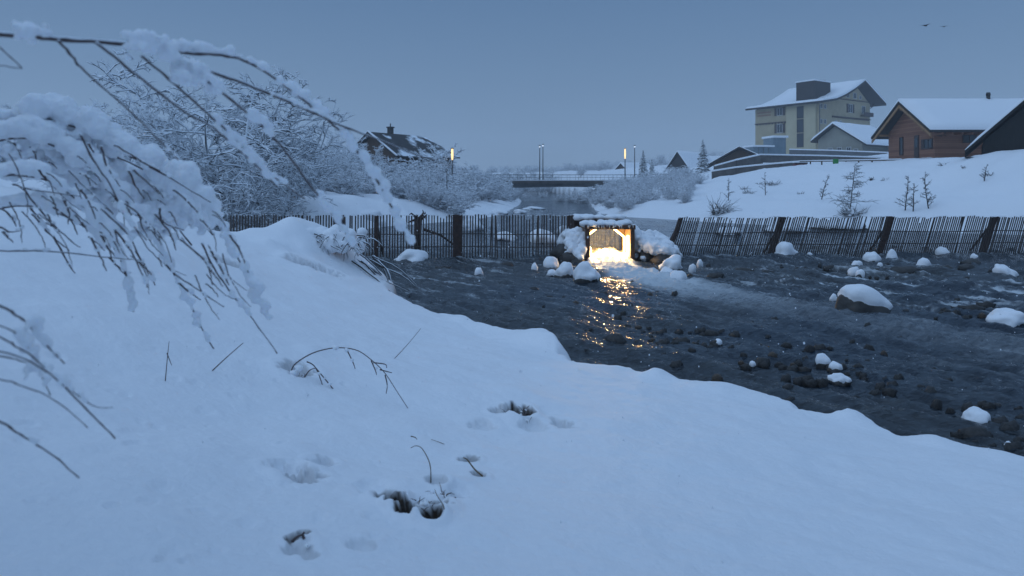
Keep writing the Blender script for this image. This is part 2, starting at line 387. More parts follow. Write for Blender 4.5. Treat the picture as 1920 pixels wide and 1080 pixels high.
def gz(x, y): return float(ground(np.array([float(x)]), np.array([float(y)]))[0][0])

# ------------------------------------------------------------------ the river
chute = [(3.55, 28), (3.6, 25.0), (3.75, 22.5), (4.5, 19.5), (5.6, 17.3), (6.4, 16.0), (7.6, 14.2), (9, 12)]
def river(x, y):
    q = np.hypot(x, y)
    ca, sa = math.cos(R(-52)), math.sin(R(-52)); u = x * ca + y * sa; v = -x * sa + y * ca
    wx = .5 * fbm(x * .7, y * .7, 3, 31)
    f1 = fbm(u * .55 + wx, v * 1.5 + wx, 5, 40, .6); rid = 1 - np.abs(fbm(u * .8 - wx, v * 2.2, 4, 44)) * 3.2
    calm = sstep(28, 34, y)
    amp = (.52 * (1 - calm) + .08 * calm) * (.55 + .45 * sstep(8, 14, y) + .5 * sstep(4, 9, x) * (1 - calm))
    z = amp * f1 * .6 + (1 - calm) * .18 * fbm(u * 1.5 + wx, v * 4.6, 4, 47, .6) * (.6 + .8 * sstep(3, 10, x)) + (1 - calm) * .05 * np.clip(rid, 0, 1)
    dc = seg_dist(x, y, chute, False)
    along = np.clip((28 - y) / 13, 0, 1)
    wch = .75 + 1.1 * along
    near_c = 1 - sstep(.35, 1.0, dc / wch)
    near_c = near_c * (1 - .6 * sstep(.5, 1, along))
    turb = fbm(x * 2.4, y * 2.4, 4, 50, .65)
    z = z + near_c * (.10 + .4 * turb) * (1 - .3 * along) + .28 * near_c * sstep(24.2, 26.5, y) * (1 - sstep(28.5, 29.5, y))
    foam = near_c * 1.5 * (1 - .5 * along)
    st = fbm(u * .5 + wx, v * 4.5 + wx, 5, 60, .65)
    zone = sstep(14.5, 18, y) * (1 - calm) * .8 + .65 * sstep(5.5, 9, x) * (1 - sstep(20, 24, y)) + .14
    foam = np.maximum(foam, sstep(.05, .26, st) * zone * .62)
    bedm = sstep(-.1, .25, fbm(x * .25, y * .4, 3, 70)) * .7 + sstep(18, 22, y) * .5 * (1 - calm)
    shal = 1 - sstep(.5, 5, seg_dist(x, y, shore_near, False)); bedm = np.clip(bedm + .7 * shal * (1 - calm), 0, 1)
    return z - .02, foam, bedm
wr = np.concatenate([np.geomspace(3.5, 30, 520)[:-1], np.geomspace(30, 330, 130)]); wc = np.concatenate([np.linspace(-R(60), -R(16), 40)[:-1], np.linspace(-R(16), R(40), 560), np.linspace(R(40), R(85), 50)[1:]])
rv = polar_sheet('river', M['water'], wr, wc, river, ['foam', 'bed']); tag(rv, kind='structure')
def wz(x, y): return float(river(np.array([float(x)]), np.array([float(y)]))[0][0])

# ------------------------------------------------------------------ boulders and stones
rng = random.Random(7)
def ico(sub):
    bm = bmesh.new(); bmesh.ops.create_icosphere(bm, subdivisions=sub, radius=1)
    v = [Vector(p.co) for p in bm.verts]; f = [tuple(q.index for q in p.verts) for p in bm.faces]; bm.free(); return v, f
ICO = {k: ico(k) for k in (1, 2, 3, 4)}
def rock_mesh(a, b, c, seed, sub=3, rough=.25, flat=None):
    V, Fc = ICO[sub]; off = Vector((seed * 3.7, seed * 1.3, seed * 7.1)); mb = MB(); out = []
    for v in V:
        k = 1 + rough * mnoise.noise(v * 1.3 + off) + rough * .5 * mnoise.noise(v * 3.1 + off)
        out.append((v.x * a * k, v.y * b * k, v.z * c * k))
    mb.add(out, Fc); return mb
def cap_mesh(a, b, z0, h, seed, sub=3, rim=-.06, lean=0):
    V, Fc = ICO[sub]; off = Vector((seed * 2.7 + 9, seed * 5.3, seed * 1.1)); mb = MB(); out = []
    for v in V:
        k = 1 + .16 * mnoise.noise(v * 1.2 + off) + .13 * mnoise.noise(v * 2.6 + off) + .06 * mnoise.noise(v * 5.5 + off)
        z = v.z if v.z > 0 else v.z * .3
        z = abs(z) ** .9 * (1 if z > 0 else -1)
        wob = rim * (1 + .9 * mnoise.noise(Vector((v.x * 2, v.y * 2, seed)) + off)) * (1 - max(0, v.z))
        out.append((v.x * a * k + lean * z * a, v.y * b * k, z0 + z * h * k + wob))
    mb.add(out, Fc); return mb
def boulder(px, py, wpx, hpx, label, snow=1.0, show=.35, depth=.9, mat='rock', yoff=0, group='snow-capped stones in the river', lean=0, sub=3, seed=None):
    """py is the waterline row, show is the share of the height that is bare stone below the cap"""
    x, y = W(px, py, 0); y += yoff; k = y / F; a = wpx / 2 * k; hh = hpx * k; b = a * depth
    seed = seed if seed is not None else rng.random() * 50
    t = empty('river_boulder', (x, y + b * .6, -.02), label, 'boulder', group)
    V, Fc = ICO[4 if wpx > 30 else 3]; ra = []; ca = []; off = Vector((seed * 3.7, seed * 1.3, seed * 7.1)); tilt = rng.uniform(-.22, .22); edge = -.40 + 1.5 * show
    for v in V:
        n_ = 1 + .34 * mnoise.noise(v * 1.1 + off) + .16 * mnoise.noise(v * 2.4 + off) + .05 * mnoise.noise(v * 5 + off)
        pr = (1 - tilt * v.x) if v.z > 0 else 1
        p = Vector((v.x * a * n_, v.y * b * n_, v.z * hh * .86 * n_ * pr)); ra.append(p)
        up = v.z + .22 * mnoise.noise(v * 1.8 + off * 2) + .16 * mnoise.noise(v * 4.5 + off); th = (.05 + .20 * max(0, v.z)) * hh
        g_ = min(1, max(0, (up - edge) / .16)); ca.append(p + Vector((v.x * .6, v.y * .6, max(v.z, .2))) * (th * g_ - .08 * hh * (1 - g_)))
    mb = MB(); mb.add(ra, Fc); mb.build('rock', M[mat], t, True); mb = MB(); mb.add(ca, Fc); mb.build('snow_cap', M['snow'], t, True)
    return t
BL = [
 (768, 489, 64, 19, 'flat snow-covered boulder at the foot of the slatted fence on the left', .12),
 (897, 517, 15, 15, 'small pointed snow-topped stone alone in the dark water left of the outlet', .1),
 (1002, 509, 13, 14, 'small snow cone stone left of the cluster beside the outlet', .1),
 (1034, 503, 28, 20, 'rounded snowy stone at the back of the cluster left of the glowing outlet', .25),
 (1037, 517, 24, 11, 'low snowy stone at the front left of the cluster by the outlet', .3),
 (1061, 520, 36, 25, 'snow-domed stone in the middle of the cluster left of the outlet', .35),
 (1101, 531, 46, 33, 'snow-domed boulder on dark wet stone just below the glowing outlet', .42),
 (1263, 506, 42, 25, 'broad snow-domed boulder on the right below the outlet', .3),
 (1254, 520, 32, 18, 'low snowy stone wedged under the domed boulder right of the outlet', .4),
 (1275, 527, 30, 18, 'rounded snowy stone at the front of the group right of the outlet', .3),
 (1299, 510, 12, 15, 'small upright snow-topped stone right of the outlet boulders', .1),
 (1313, 500, 11, 12, 'tiny snow-topped stone farthest right of the outlet boulders', .1),
 (1477, 483, 44, 24, 'snow-domed boulder by the second bay of the leaning fence', .12),
 (1519, 478, 9, 6, 'tiny snow-dusted stone right of the domed boulder at the leaning fence', .1),
 (1641, 494, 33, 21, 'dark stone with a round snow cap in front of the leaning fence', .35),
 (1675, 489, 20, 19, 'narrow upright stone with a snow cap next to a round-capped one', .2),
 (1651, 500, 10, 8, 'tiny pale stone below the pair of snow-capped stones', .2),
 (1610, 504, 21, 15, 'upper one of a triplet of little snow-capped stones in the shallows', .1),
 (1603, 514, 22, 13, 'left one of a triplet of little snow-capped stones in the shallows', .1),
 (1615, 518, 15, 13, 'right front one of a triplet of little snow-capped stones', .1),
 (1735, 503, 25, 18, 'snowy stone on a dark ledge in the right shallows', .25),
 (1770, 477, 24, 12, 'snowy stone close to the leaning fence at the right', .15),
 (1829, 484, 12, 9, 'small snow blob stone near the far end of the leaning fence', .1),
 (1890, 516, 40, 19, 'long low snow-covered stone at the right edge of the shallows', .12),
 (1565, 563, 14, 12, 'small snow ball stone left of the big mid-river boulder', .1),
 (1348, 648, 17, 13, 'tiny snow-capped stone among dark stones in mid river', .45),
 (1546, 686, 29, 22, 'dark stone wearing a thick snow cap in the near shallows', .45),
 (1570, 693, 23, 14, 'smaller snow-covered stone touching the thick-capped one', .3),
 (1579, 719, 38, 17, 'flat dark slab stone with a small snow button on top', .5),
 (1412, 686, 12, 9, 'tiny stone with a dab of snow by a long dark slab', .35),
 (1841, 795, 46, 25, 'wedge-shaped snow heap on a low stone near the lower right bank', .15),
 (1896, 846, 18, 17, 'small snow ball stone at the lower right corner of the river', .15),
 (1475 + 3 * 0 + 430, 606, 70, 23, 'long snow strip on a gravel bar at the right edge of the river', .15),
]
for px, py, w_, h_, lab, sh in BL:
    boulder(px, py, w_, h_, lab, show=sh)
# the big boulder in mid river
x, y = W(1635, 590); k = y / F
t = empty('river_boulder', (x, y + .35, -.02), 'large rounded boulder under a thick sloping snow cap in mid river', 'boulder', 'snow-capped stones in the river')
V, Fc = ICO[4]; ra = []; ca = []
for v in V:
    n_ = 1 + .16 * mnoise.noise(v * 1.2 + Vector((3, 8, 1))) + .07 * mnoise.noise(v * 3.2)
    prof = 1 - .30 * v.x - .12 * v.x * v.x                     # high shoulder on the left, falling to the right
    p = Vector((v.x * 52 * k * n_, v.y * 38 * k * n_, v.z * 44 * k * n_ * (prof if v.z > 0 else 1))); ra.append(p)
    up = v.z + .16 * mnoise.noise(v * 2.5 + Vector((9, 2, 4))) + .10 * mnoise.noise(v * 6); th = (2.5 + 7 * max(0, v.z)) * k
    g_ = min(1, max(0, (up - (.48 - .20 * v.x)) / .10)); ca.append(p + v * (th * g_ - 2.5 * k * (1 - g_)))
mb = MB(); mb.add(ra, Fc); mb.build('rock', M['rock'], t, True); mb = MB(); mb.add(ca, Fc); mb.build('snow_cap', M['snow'], t, True)
# dark stones breaking the surface
DK = [(1432, 683, 38, 8), (1487, 695, 28, 6), (1335, 628, 30, 6), (1380, 631, 26, 6), (1278, 645, 34, 7), (1245, 647, 30, 7), (1155, 643, 44, 9), (1268, 688, 28, 7), (1538, 655, 26, 6), (1395, 668, 16, 5), (1400, 690, 20, 5),
      (1545, 720, 20, 7), (1686, 714, 20, 8), (1675, 728, 26, 8), (1750, 742, 36, 9), (1500, 715, 26, 5), (1465, 668, 14, 4), (1440, 655, 20, 4), (1365, 640, 14, 4), (1830, 585, 40, 8), (1855, 578, 30, 8), (1800, 583, 20, 6), (1895, 605, 50, 10),
      (1840, 825, 60, 12), (1880, 800, 40, 10), (1900, 812, 44, 12), (1915, 775, 20, 9), (1820, 765, 30, 6), (1880, 765, 34, 6), (1905, 850, 40, 12), (1750, 700, 16, 4), (1710, 722, 14, 5), (1730, 730, 22, 6), (1100, 600, 30, 5), (1060, 610, 24, 5),
      (1400, 512, 50, 6), (1340, 520, 30, 5), (1440, 516, 40, 6), (1700, 510, 60, 6), (1660, 510, 30, 5), (1560, 505, 26, 5), (1830, 497, 50, 6), (1215, 600, 30, 5), (1180, 575, 20, 4), (1130, 555, 24, 5), (1000, 545, 24, 4), (1030, 560, 20, 4), (950, 500, 30, 5), (830, 505, 26, 4), (1820, 505, 40, 6), (1772, 508, 40, 6), (1600, 640, 14, 3), (1620, 705, 16, 4)]
NS = 5
sprot = [rock_mesh(1, .8, .75, 11 + i * 3.3, 2, .45) for i in range(NS)]
smesh = []
for i in range(NS):
    o = sprot[i].build('river_stone', M['rock2'] if i == 3 else M['rock'], None, True); smesh.append(o.data); bpy.data.objects.remove(o)
def stone(px, py, w_, h_, kind):
    x, y = W(px, py); k = y / F
    o = bpy.data.objects.new('river_stone', smesh[kind]); C.objects.link(o); o.location = (x, y + w_ * k * .3, -.02)
    o.scale = (w_ / 2 * k, w_ / 2 * k * .8, h_ * k * 2.6); o.rotation_euler = (0, 0, rng.uniform(-.5, .5)); return o
for i, (px, py, w_, h_) in enumerate(DK):
    tag(stone(px, py, w_, h_, rng.choice((0, 1, 2, 4, 4))), 'bare dark wet stone breaking the river surface', 'stone', 'bare dark stones in the river')
centers = [(1340, 630, 60, 12), (1440, 680, 60, 16), (1690, 720, 90, 16), (1850, 800, 70, 30), (1820, 582, 50, 8), (1160, 600, 60, 20), (1260, 640, 60, 10), (1400, 510, 110, 10), (1700, 505, 130, 10), (1560, 700, 70, 16), (1500, 650, 90, 20)]
for cx, cy, sx, sy in centers:
    for _ in range(26):
        px, py = rng.gauss(cx, sx * 1.3), rng.gauss(cy, sy * 1.3)
        x, y = W(px, py)
        if px > 1935 or py < 492 or seg_dist(np.array([x]), np.array([y]), shore_near, False)[0] < .35 or not inside(np.array([x]), np.array([y]), water_poly)[0]: continue
        w_ = rng.uniform(6, 20) * (py - 300) / 330
        br = rng.random() < .08
        tag(stone(px, py, w_, w_ * rng.uniform(.2, .38), 3 if br else rng.choice((0, 1, 2, 4))),
            'small brown stone in the river shallows' if br else 'small dark stone in the river shallows', 'stone', 'small brown stones' if br else 'small dark stones')

# ------------------------------------------------------------------ fences in the river
def slat_fence(name, label, A, B, bays, lean, ztop, spacing, posts, seed, sag=0.0):
    rg = random.Random(seed); A = Vector(A); B = Vector(B); L = (B - A).length; d = (B - A).normalized()
    t = empty(name, (A.x, A.y, 0), label, 'fence', None, math.atan2(d.y, d.x))
    zb = -.25; sh = math.tan(lean)
    def top(s): return ztop + sag * math.sin(s * 1.7) * .5 + .02 * math.sin(s * 5.1)
    for i in range(len(bays) - 1):
        s0, s1 = bays[i] * L, bays[i + 1] * L; mb = MB(); s = s0 + spacing * .5
        while s < s1 - spacing * .3:
            if rg.random() < .025: s += spacing; continue
            w = spacing * rg.uniform(.40, .52); z1 = top(s) + rg.gauss(0, .018); dx = rg.gauss(0, .006); th = .022
            l2 = sh + rg.gauss(0, .006)
            if rg.random() < .05: l2 += rg.gauss(0, .05)
            if rg.random() < .05: z1 -= rg.uniform(.05, .35)
            vs = []
            for z in (zb, z1):
                for yy in (-th / 2, th / 2):
                    for xx in (-w / 2, w / 2): vs.append((s + dx + xx + l2 * max(z, 0), yy + .02 * math.sin(s * 2.3), z))
            mb.add(vs, [(0, 2, 3, 1), (4, 5, 7, 6), (0, 1, 5, 4), (2, 6, 7, 3), (0, 4, 6, 2), (1, 3, 7, 5)])
            s += spacing * rg.uniform(.92, 1.08)
        mb.build('slat_panel', M['slat'], t)
        for zz in (.42, .92):
            mr = MB(); mr.tube([(s0 + sh * zz, .035, zz + .02 * rg.random()), ((s0 + s1) / 2 + sh * zz, .035, zz - .03), (s1 + sh * zz, .035, zz)], .02, 5); mr.build('rail', M['slat'], t)
        ms = MB()   # snow caught on the slat tops
        s = s0
        while s < s1:
            z1 = top(s); x0 = s + sh * z1
            if rg.random() < .7: ms.box(x0 - .035, x0 + .035, -.018, .018, z1 - .005, z1 + .018)
            s += spacing
        ms.build('snow_line', M['snow'], t)
    for ps, wid in posts:
        mp = MB(); s = ps * L; z1 = top(s) + .01
        n_ = 6; vs = []; lay = 5
        for j in range(lay + 1):
            z = -.3 + (z1 + .3) * j / lay; ww = wid * (1 + .08 * rg.uniform(-1, 1))
            for (xx, yy) in ((-.5, -.05), (.5, -.05), (.5, .1), (-.5, .1)): vs.append((s + sh * max(z, 0) + xx * ww, yy + .05, z))
        fs = [(j * 4 + q, j * 4 + (q + 1) % 4, (j + 1) * 4 + (q + 1) % 4, (j + 1) * 4 + q) for j in range(lay) for q in range(4)] + [(0, 3, 2, 1), (lay * 4, lay * 4 + 1, lay * 4 + 2, lay * 4 + 3)]
        mp.add(vs, fs); mp.build('post', M['rust'], t, bevel=.01)
        mk = MB(); mk.tube([(s + sh * z1 * .8, .12, z1 * .8), (s + .1, .9, .0)], .045, 5); mk.build('brace', M['rust'], t)
    return t
xl, xr = (430 - 960) / F * 27.2, (1078 - 960) / F * 27.2
slat_fence('slat_fence', 'upright dark wooden slat fence standing in the river left of the outlet', (xl, 27.2, 0), (xr, 27.0, 0), [0, .32, .66, 1], R(.5), 1.66, .112,
           [(.315, .40), (.66, .38), (.425, .16), (.985, .2)], 3)
slat_fence('slat_fence', 'dark wooden slat fence leaning to the right, right of the outlet', ((1250 - 960) / F * 27.6, 27.6, 0), ((2080 - 960) / F * 29.3, 29.3, 0), [0, .235, .47, .705, 1], R(19), 1.52, .092,
           [(.004, .14), (.226, .26), (.467, .24), (.705, .26)], 4, .05)

# ------------------------------------------------------------------ lit outlet box
ob = empty('water_outlet', (3.58, 25.0, 0), 'timber outlet box glowing warm yellow with snow on its roof, between the two fences', 'outlet')
w2 = .86; D = 2.3; zt = 1.24
part('side_wall', [(-w2, -w2 + .09, 0, D, -.3, zt)], M['oldwood'], ob)
part('side_wall', [(w2 - .09, w2, 0, D, -.3, zt)], M['oldwood'], ob)
part('front_post', [(-w2 - .03, -w2 + .12, -.14, -.003, -.3, zt)], M['rust'], ob, .01)
part('front_post', [(w2 - .12, w2 + .03, -.14, -.003, -.3, zt)], M['rust'], ob, .01)
part('lintel', [(-w2 - .06, w2 + .06, -.16, 0, zt + .003, zt + .16)], M['rust'], ob, .01)
part('roof_deck', [(-w2 - .04, w2 + .04, .003, D, zt + .003, zt + .12)], M['oldwood'], ob)
part('sill', [(-w2 + .093, w2 - .093, .3, D, -.3, .10)], M['oldwood'], ob)
for s in (-1, 1):
    mb = MB(); q = [(s * (w2 - .095), zt - .01), (s * (w2 - .095), zt - .34), (s * .3, zt - .01)]; mb.prism(q, D * .62, D * .62 + .06); mb.build('corner_board', M['oldwood'], ob)
    mb = MB(); mb.tube([(s * (w2 - .14), D * .56, zt - .36), (s * .34, D * .56, zt - .06)], .035, 8); mb.build('light_strip', M['tube'], ob)
mb = MB(); mb.tube([(w2 - .15, .25, .22), (w2 - .15, .25, 1.0)], .045, 8); mb.build('light_strip', M['tube'], ob)
mb = MB(); mb.tube([(w2 - .15, 1.1, .18), (w2 - .15, 1.1, .9)], .04, 8); mb.build('light_strip', M['tube'], ob)
mb = MB()
nx, nz_ = 30, 16; vs = []
for j in range(nz_ + 1):
    for i in range(nx + 1):
        xx = -w2 + .1 + (2 * w2 - .2) * i / nx; z = .05 + (zt - .1) * j / nz_
        vs.append((xx, D + .12 + .03 * math.sin(i * 1.7) - .12 * (1 - j / nz_) ** 2, z))
mb.add(vs, [(j * (nx + 1) + i, j * (nx + 1) + i + 1, (j + 1) * (nx + 1) + i + 1, (j + 1) * (nx + 1) + i) for j in range(nz_) for i in range(nx)])
mb.build('water_sheet', M['sheet'], ob, True)
# the stream pouring out of the box
mb = MB(); nx, ny = 40, 60; vs = []
for j in range(ny + 1):
    for i in range(nx + 1):
        u = i / nx * 2 - 1; yy = -1.0 + (D + .4) * j / ny
        zz = .16 + .14 * sstep(-.8, .5, np.array(yy)) + .07 * mnoise.noise(Vector((u * 4, yy * 2.2, 1))) + .035 * mnoise.noise(Vector((u * 11, yy * 6, 4)))
        wd = (w2 - .1) * (1 + .35 * max(0, -yy))
        if yy < 0: zz -= .26 * (yy * yy) + .2 * abs(u) ** 3 * (-yy)
        vs.append((u * wd, yy, float(zz)))
mb.add(vs, [(j * (nx + 1) + i, j * (nx + 1) + i + 1, (j + 1) * (nx + 1) + i + 1, (j + 1) * (nx + 1) + i) for j in range(ny) for i in range(nx)])
fm_, nt, b = new_mat('white_water'); nz = noise_node(nt, 6, 6, .65, 'Object', (2, .7, 1)); r_ = ramp(nt, nz.outputs['Fac'], [(.3, (.2, .23, .26)), (.62, (.68, .72, .75))])
nt.links.new(r_.outputs['Color'], b.inputs['Base Color']); b.inputs['Roughness'].default_value = .35; bump(nt, b, nz.outputs['Fac'], .6, .05)
M['foam'] = fm_
st = mb.build('white_stream', M['foam'], None, True); st.location = (3.58, 25.0, 0); tag(st, kind='structure'); 
# lumpy snow loads made of overlapping balls melted together
def snow_lump(name, balls, mat, parent, voxel, smooth=4, disp=0, dscale=.2):
    mb = MB(); V, Fc = ICO[2]
    for (x, y, z, r) in balls:
        rr = r if hasattr(r, '__len__') else (r, r, r)
        mb.add([(x + v.x * rr[0], y + v.y * rr[1], z + v.z * rr[2]) for v in V], Fc)
    o = mb.build(name, mat, parent, True)
    rm = o.modifiers.new('remesh', 'REMESH'); rm.mode = 'VOXEL'; rm.voxel_size = voxel; rm.use_smooth_shade = True
    sm = o.modifiers.new('smooth', 'SMOOTH'); sm.iterations = smooth; sm.factor = .5
    if disp:
        tx = bpy.data.textures.new(name + '_lumps', 'CLOUDS'); tx.noise_scale = dscale; tx.noise_depth = 3
        dm = o.modifiers.new('lumps', 'DISPLACE'); tx.noise_depth = 5; dm.texture = tx; dm.strength = disp; dm.texture_coords = 'LOCAL'
    return o
rg = random.Random(11)
bl = []
for i in range(26):
    bl.append((rg.uniform(-w2 - .05, w2 + .05), rg.uniform(-.08, D * .75), zt + .18, (.2, .2, .11)))
snow_lump('snow_roof', bl, M['snow'], ob, .03, 5, .08, .25)
bl = [(rg.uniform(-w2 - .3, w2 - .1), rg.uniform(D * .85, D + .5), zt + .33, (.22, .22, .13)) for i in range(26)]
cm = part('back_beam', [(-w2 - .42, w2 - .05, D + .003, D + .5, zt - .1, zt + .24)], M['rust'], ob)
snow_lump('snow_ridge', bl, M['snow'], ob, .03, 5, .04, .3)
icl = MB()
for i in range(30):
    xx = rg.uniform(-w2, w2); l = rg.uniform(.03, .12); icl.tube([(xx, -.17, zt + .15), (xx, -.175, zt + .15 - l)], [.016, .003], 5)
icl.build('icicle_row', M['snow'], ob, True)
# snowy abutments on either side
def heap(label, balls, stones, loc):
    t = empty('snowy_abutment', loc, label, 'rock heap')
    for (x, y, z, r) in stones: 
        o = rock_mesh(r, r * .9, r * .8, rg.random() * 40, 3, .3).build('rock', M['rock'], t, True); o.location = (x, y, z)
    snow_lump('snow_cover', balls, M['snow'], t, .045, 3, .22, .30)
    return t
bl = []
for i in range(60):
    f = rg.random(); y = rg.uniform(0, 2.6); x = rg.uniform(-.35, .42) ; z = 1.0 - .45 * max(0, .9 - y) + rg.uniform(-.5, .05); bl.append((x, y, z, rg.uniform(.14, .26)))
bl += [(.35, .1, .62, .2), (.46, 0, .5, .17), (.3, -.1, .5, .2), (.1, -.05, .35, .22), (.2, -.3, .22, .16)]
heap('snow-covered stone heap on the left side of the glowing outlet', bl, [(-.15, .1, .1, .42), (.25, .1, 0, .36), (-.3, .8, .25, .5), (.1, -.25, -.02, .3)], (2.32, 25.1, 0))
bl = []
for i in range(120):
    x = rg.uniform(0, 1.5); y = rg.uniform(.1, 2.8); z = 1.12 - .32 * x - .4 * max(0, .8 - y) + rg.uniform(-.55, .04); bl.append((x, y, z, rg.uniform(.14, .27)))
bl += [(.95, -.35, .45, .3), (.8, -.4, .5, .26), (1.15, -.3, .38, .24), (.55, -.35, .55, .24), (.1, -.1, .72, .13), (.18, -.05, .82, .14), (.05, -.1, .45, .1), (1.35, -.2, .4, .2), (.4, -.2, .62, .26), (.2, -.25, .18, .14)]
heap('broad snow-covered boulder heap on the right side of the glowing outlet', bl, [(.85, -.4, .05, .46), (.3, 0, .2, .32), (1.3, .1, .1, .4), (.7, .6, .3, .6), (1.1, .9, .2, .6)], (4.62, 25.2, 0))

def lamp(kind, name, loc, energy, col, size=.1, spot=None, rot=None):
    l = bpy.data.lights.new(name, kind); l.energy = energy; l.color = col
    if kind == 'POINT': l.shadow_soft_size = size
    if kind == 'AREA': l.size = size
    o = bpy.data.objects.new(name, l); C.objects.link(o); o.location = loc
    if rot: o.rotation_euler = rot
    return o
lp = lamp('POINT', 'outlet_lamp', (.45, .25, .52), 110, (1, .66, .26), .07); lp.parent = ob
lp = lamp('POINT', 'outlet_lamp', (-.42, .2, .48), 85, (1, .66, .26), .07); lp.parent = ob
lp = lamp('POINT', 'outlet_lamp', (0, -.05, .98), 55, (1, .64, .27), .09); lp.parent = ob
lp = lamp('POINT', 'outlet_lamp', (-.1, .95, .42), 80, (1, .66, .26), .07); lp.parent = ob

# ------------------------------------------------------------------ trees
def rvec(rg, s=1): return Vector((rg.gauss(0, s), rg.gauss(0, s), rg.gauss(0, s)))
def path(rg, p, d, L, n, wob, droop):
    pts = [p.copy()]; d = d.normalized()
    for i in range(n):
        d = (d + rvec(rg, wob) + Vector((0, 0, -droop))).normalized(); p = p + d * (L / n); pts.append(p.copy())
    return pts
def make_tree(name, label, seed, h, stems, spread, nb, nt_, tw, mat='frost', thick=1.0, droop=.08, up=1.3, group=None, loc=(0, 0, 0)):
    rg = random.Random(seed); t = empty(name, loc, label, 'tree', group); mt = MB(); mc = MB()
    for s in range(stems):
        az = 2 * math.pi * (s + rg.random() * .8) / stems; tilt = spread * rg.uniform(.3, 1) if stems > 1 else .06
        d = Vector((math.cos(az) * tilt, math.sin(az) * tilt, 1)); L = h * rg.uniform(.72, 1.0)
        pts = path(rg, Vector((.12 * math.cos(az), .12 * math.sin(az), -.3)), d, L, 10, .06, -.01)
        r0 = .011 * h * thick * (1.6 if stems == 1 else 1)
        mt.tube(pts, [r0 * (1 - .9 * i / 10) + .006 for i in range(11)], 6, .3)
        for b in range(nb):
            f = .16 + .84 * (b + rg.random()) / nb; i = min(9, int(f * 10)); p = pts[i].lerp(pts[i + 1], f * 10 - i)
            a2 = rg.random() * 6.28; bl = h * rg.uniform(.2, .36) * (1.15 - .75 * f)
            bd = Vector((math.cos(a2), math.sin(a2), rg.uniform(.25, .9)))
            bp = path(rg, p, bd, bl, 6, .14, droop); rb = (.004 * h * (1 - .6 * f) + .004) * thick
            mc.tube(bp, [rb * (1 - .75 * q / 6) + .006 for q in range(7)], 4, up, False)
            for q in range(nt_):
                g_ = .15 + .85 * (q + rg.random()) / nt_; j = min(5, int(g_ * 6)); pp = bp[j].lerp(bp[j + 1], g_ * 6 - j)
                dd = (bp[j + 1] - bp[j]).normalized(); td = dd * .8 + rvec(rg, .55) + Vector((0, 0, .15)); tl = bl * rg.uniform(.25, .5)
                tp = path(rg, pp, td, tl, 3, .11, droop * 1.4)
                mc.tube(tp, [tw * 1.0, tw * .9, tw * .75, tw * .4], 4, up, False)
                for k in range(2):
                    jj = 1 + k; t2 = path(rg, tp[jj], (tp[jj] - tp[jj - 1]).normalized() + rvec(rg, .6), tl * rg.uniform(.35, .6), 2, .2, droop)
                    mc.tube(t2, [tw * .8, tw * .65, tw * .3], 4, up, False)
    mt.build('trunk', M[mat], t, True); mc.build('crown', M[mat], t, True); return t
def put(px, Y): x = (px - 960) / F * Y; return (x, Y, gz(x, Y) - .1)
def top_h(py, Y, z): return H - (py - HZ) / F * Y - z
PT = [make_tree('snowy_tree', '', 21, 7, 6, .55, 17, 8, .021, droop=.05), make_tree('snowy_tree', '', 22, 7, 8, .75, 14, 8, .022, droop=.09), make_tree('snowy_tree', '', 23, 7, 5, .45, 20, 8, .019, droop=.03),
      make_tree('snowy_shrub', '', 24, 4, 10, .7, 12, 7, .022, droop=.06, thick=1.1), make_tree('snowy_shrub', '', 25, 4, 11, .9, 10, 7, .023, droop=.1, thick=1.1)]
used = [False] * len(PT)
def plant(kind, px, Y, topy, label, cat, group, sx=1.0):
    x, y, z = put(px, Y); hh = top_h(topy, Y, z); base = 7 if kind < 3 else 4; s = max(.5, hh * 1.22 / base)
    sc = (s * sx, s * sx, s); rz = rng.random() * 6.28
    if not used[kind]:
        o = PT[kind]; used[kind] = True; o.location = (x, y, z); o.rotation_euler = (0, 0, rz); o.scale = sc; o['label'] = label
    else: o = copy_tree(PT[kind], (x, y, z), rz, sc, label)
    o['category'] = cat; o['group'] = group; return o
G1 = 'snow-laden trees on the left bank'
for k, px, Y, ty, lab, sx in [
    (0, 235, 30, 200, 'tall loose snowy tree at the left of the bank, bare twigs against the sky', .9), (2, 330, 36, 165, 'snow-laden tree rising behind the drooping foreground twigs', 1),
    (1, 405, 34, 128, 'tallest and widest snow-laden tree on the left bank', 1.1), (0, 470, 39, 150, 'snow-laden tree right of the tallest one on the left bank', 1), (1, 545, 42, 205, 'round snowy tree on the right shoulder of the left tree cluster', 1),
    (2, 130, 33, 215, 'snowy tree at the far left behind the snow-heavy bush', 1), (1, 300, 31, 270, 'low spreading snowy tree in front of the left tree cluster', 1.2), (1, 430, 31.5, 285, 'low spreading snowy tree just behind the fence end', 1.2),
    (2, 600, 52, 245, 'thin snowy tree left of the dark-roofed house', 1), (0, 520, 33, 300, 'small snowy tree with dark forked trunks behind the slat fence', 1)]:
    plant(k, px, Y, ty, lab, 'tree', G1, sx)
G2 = 'frosted shrubs along the upstream left bank'
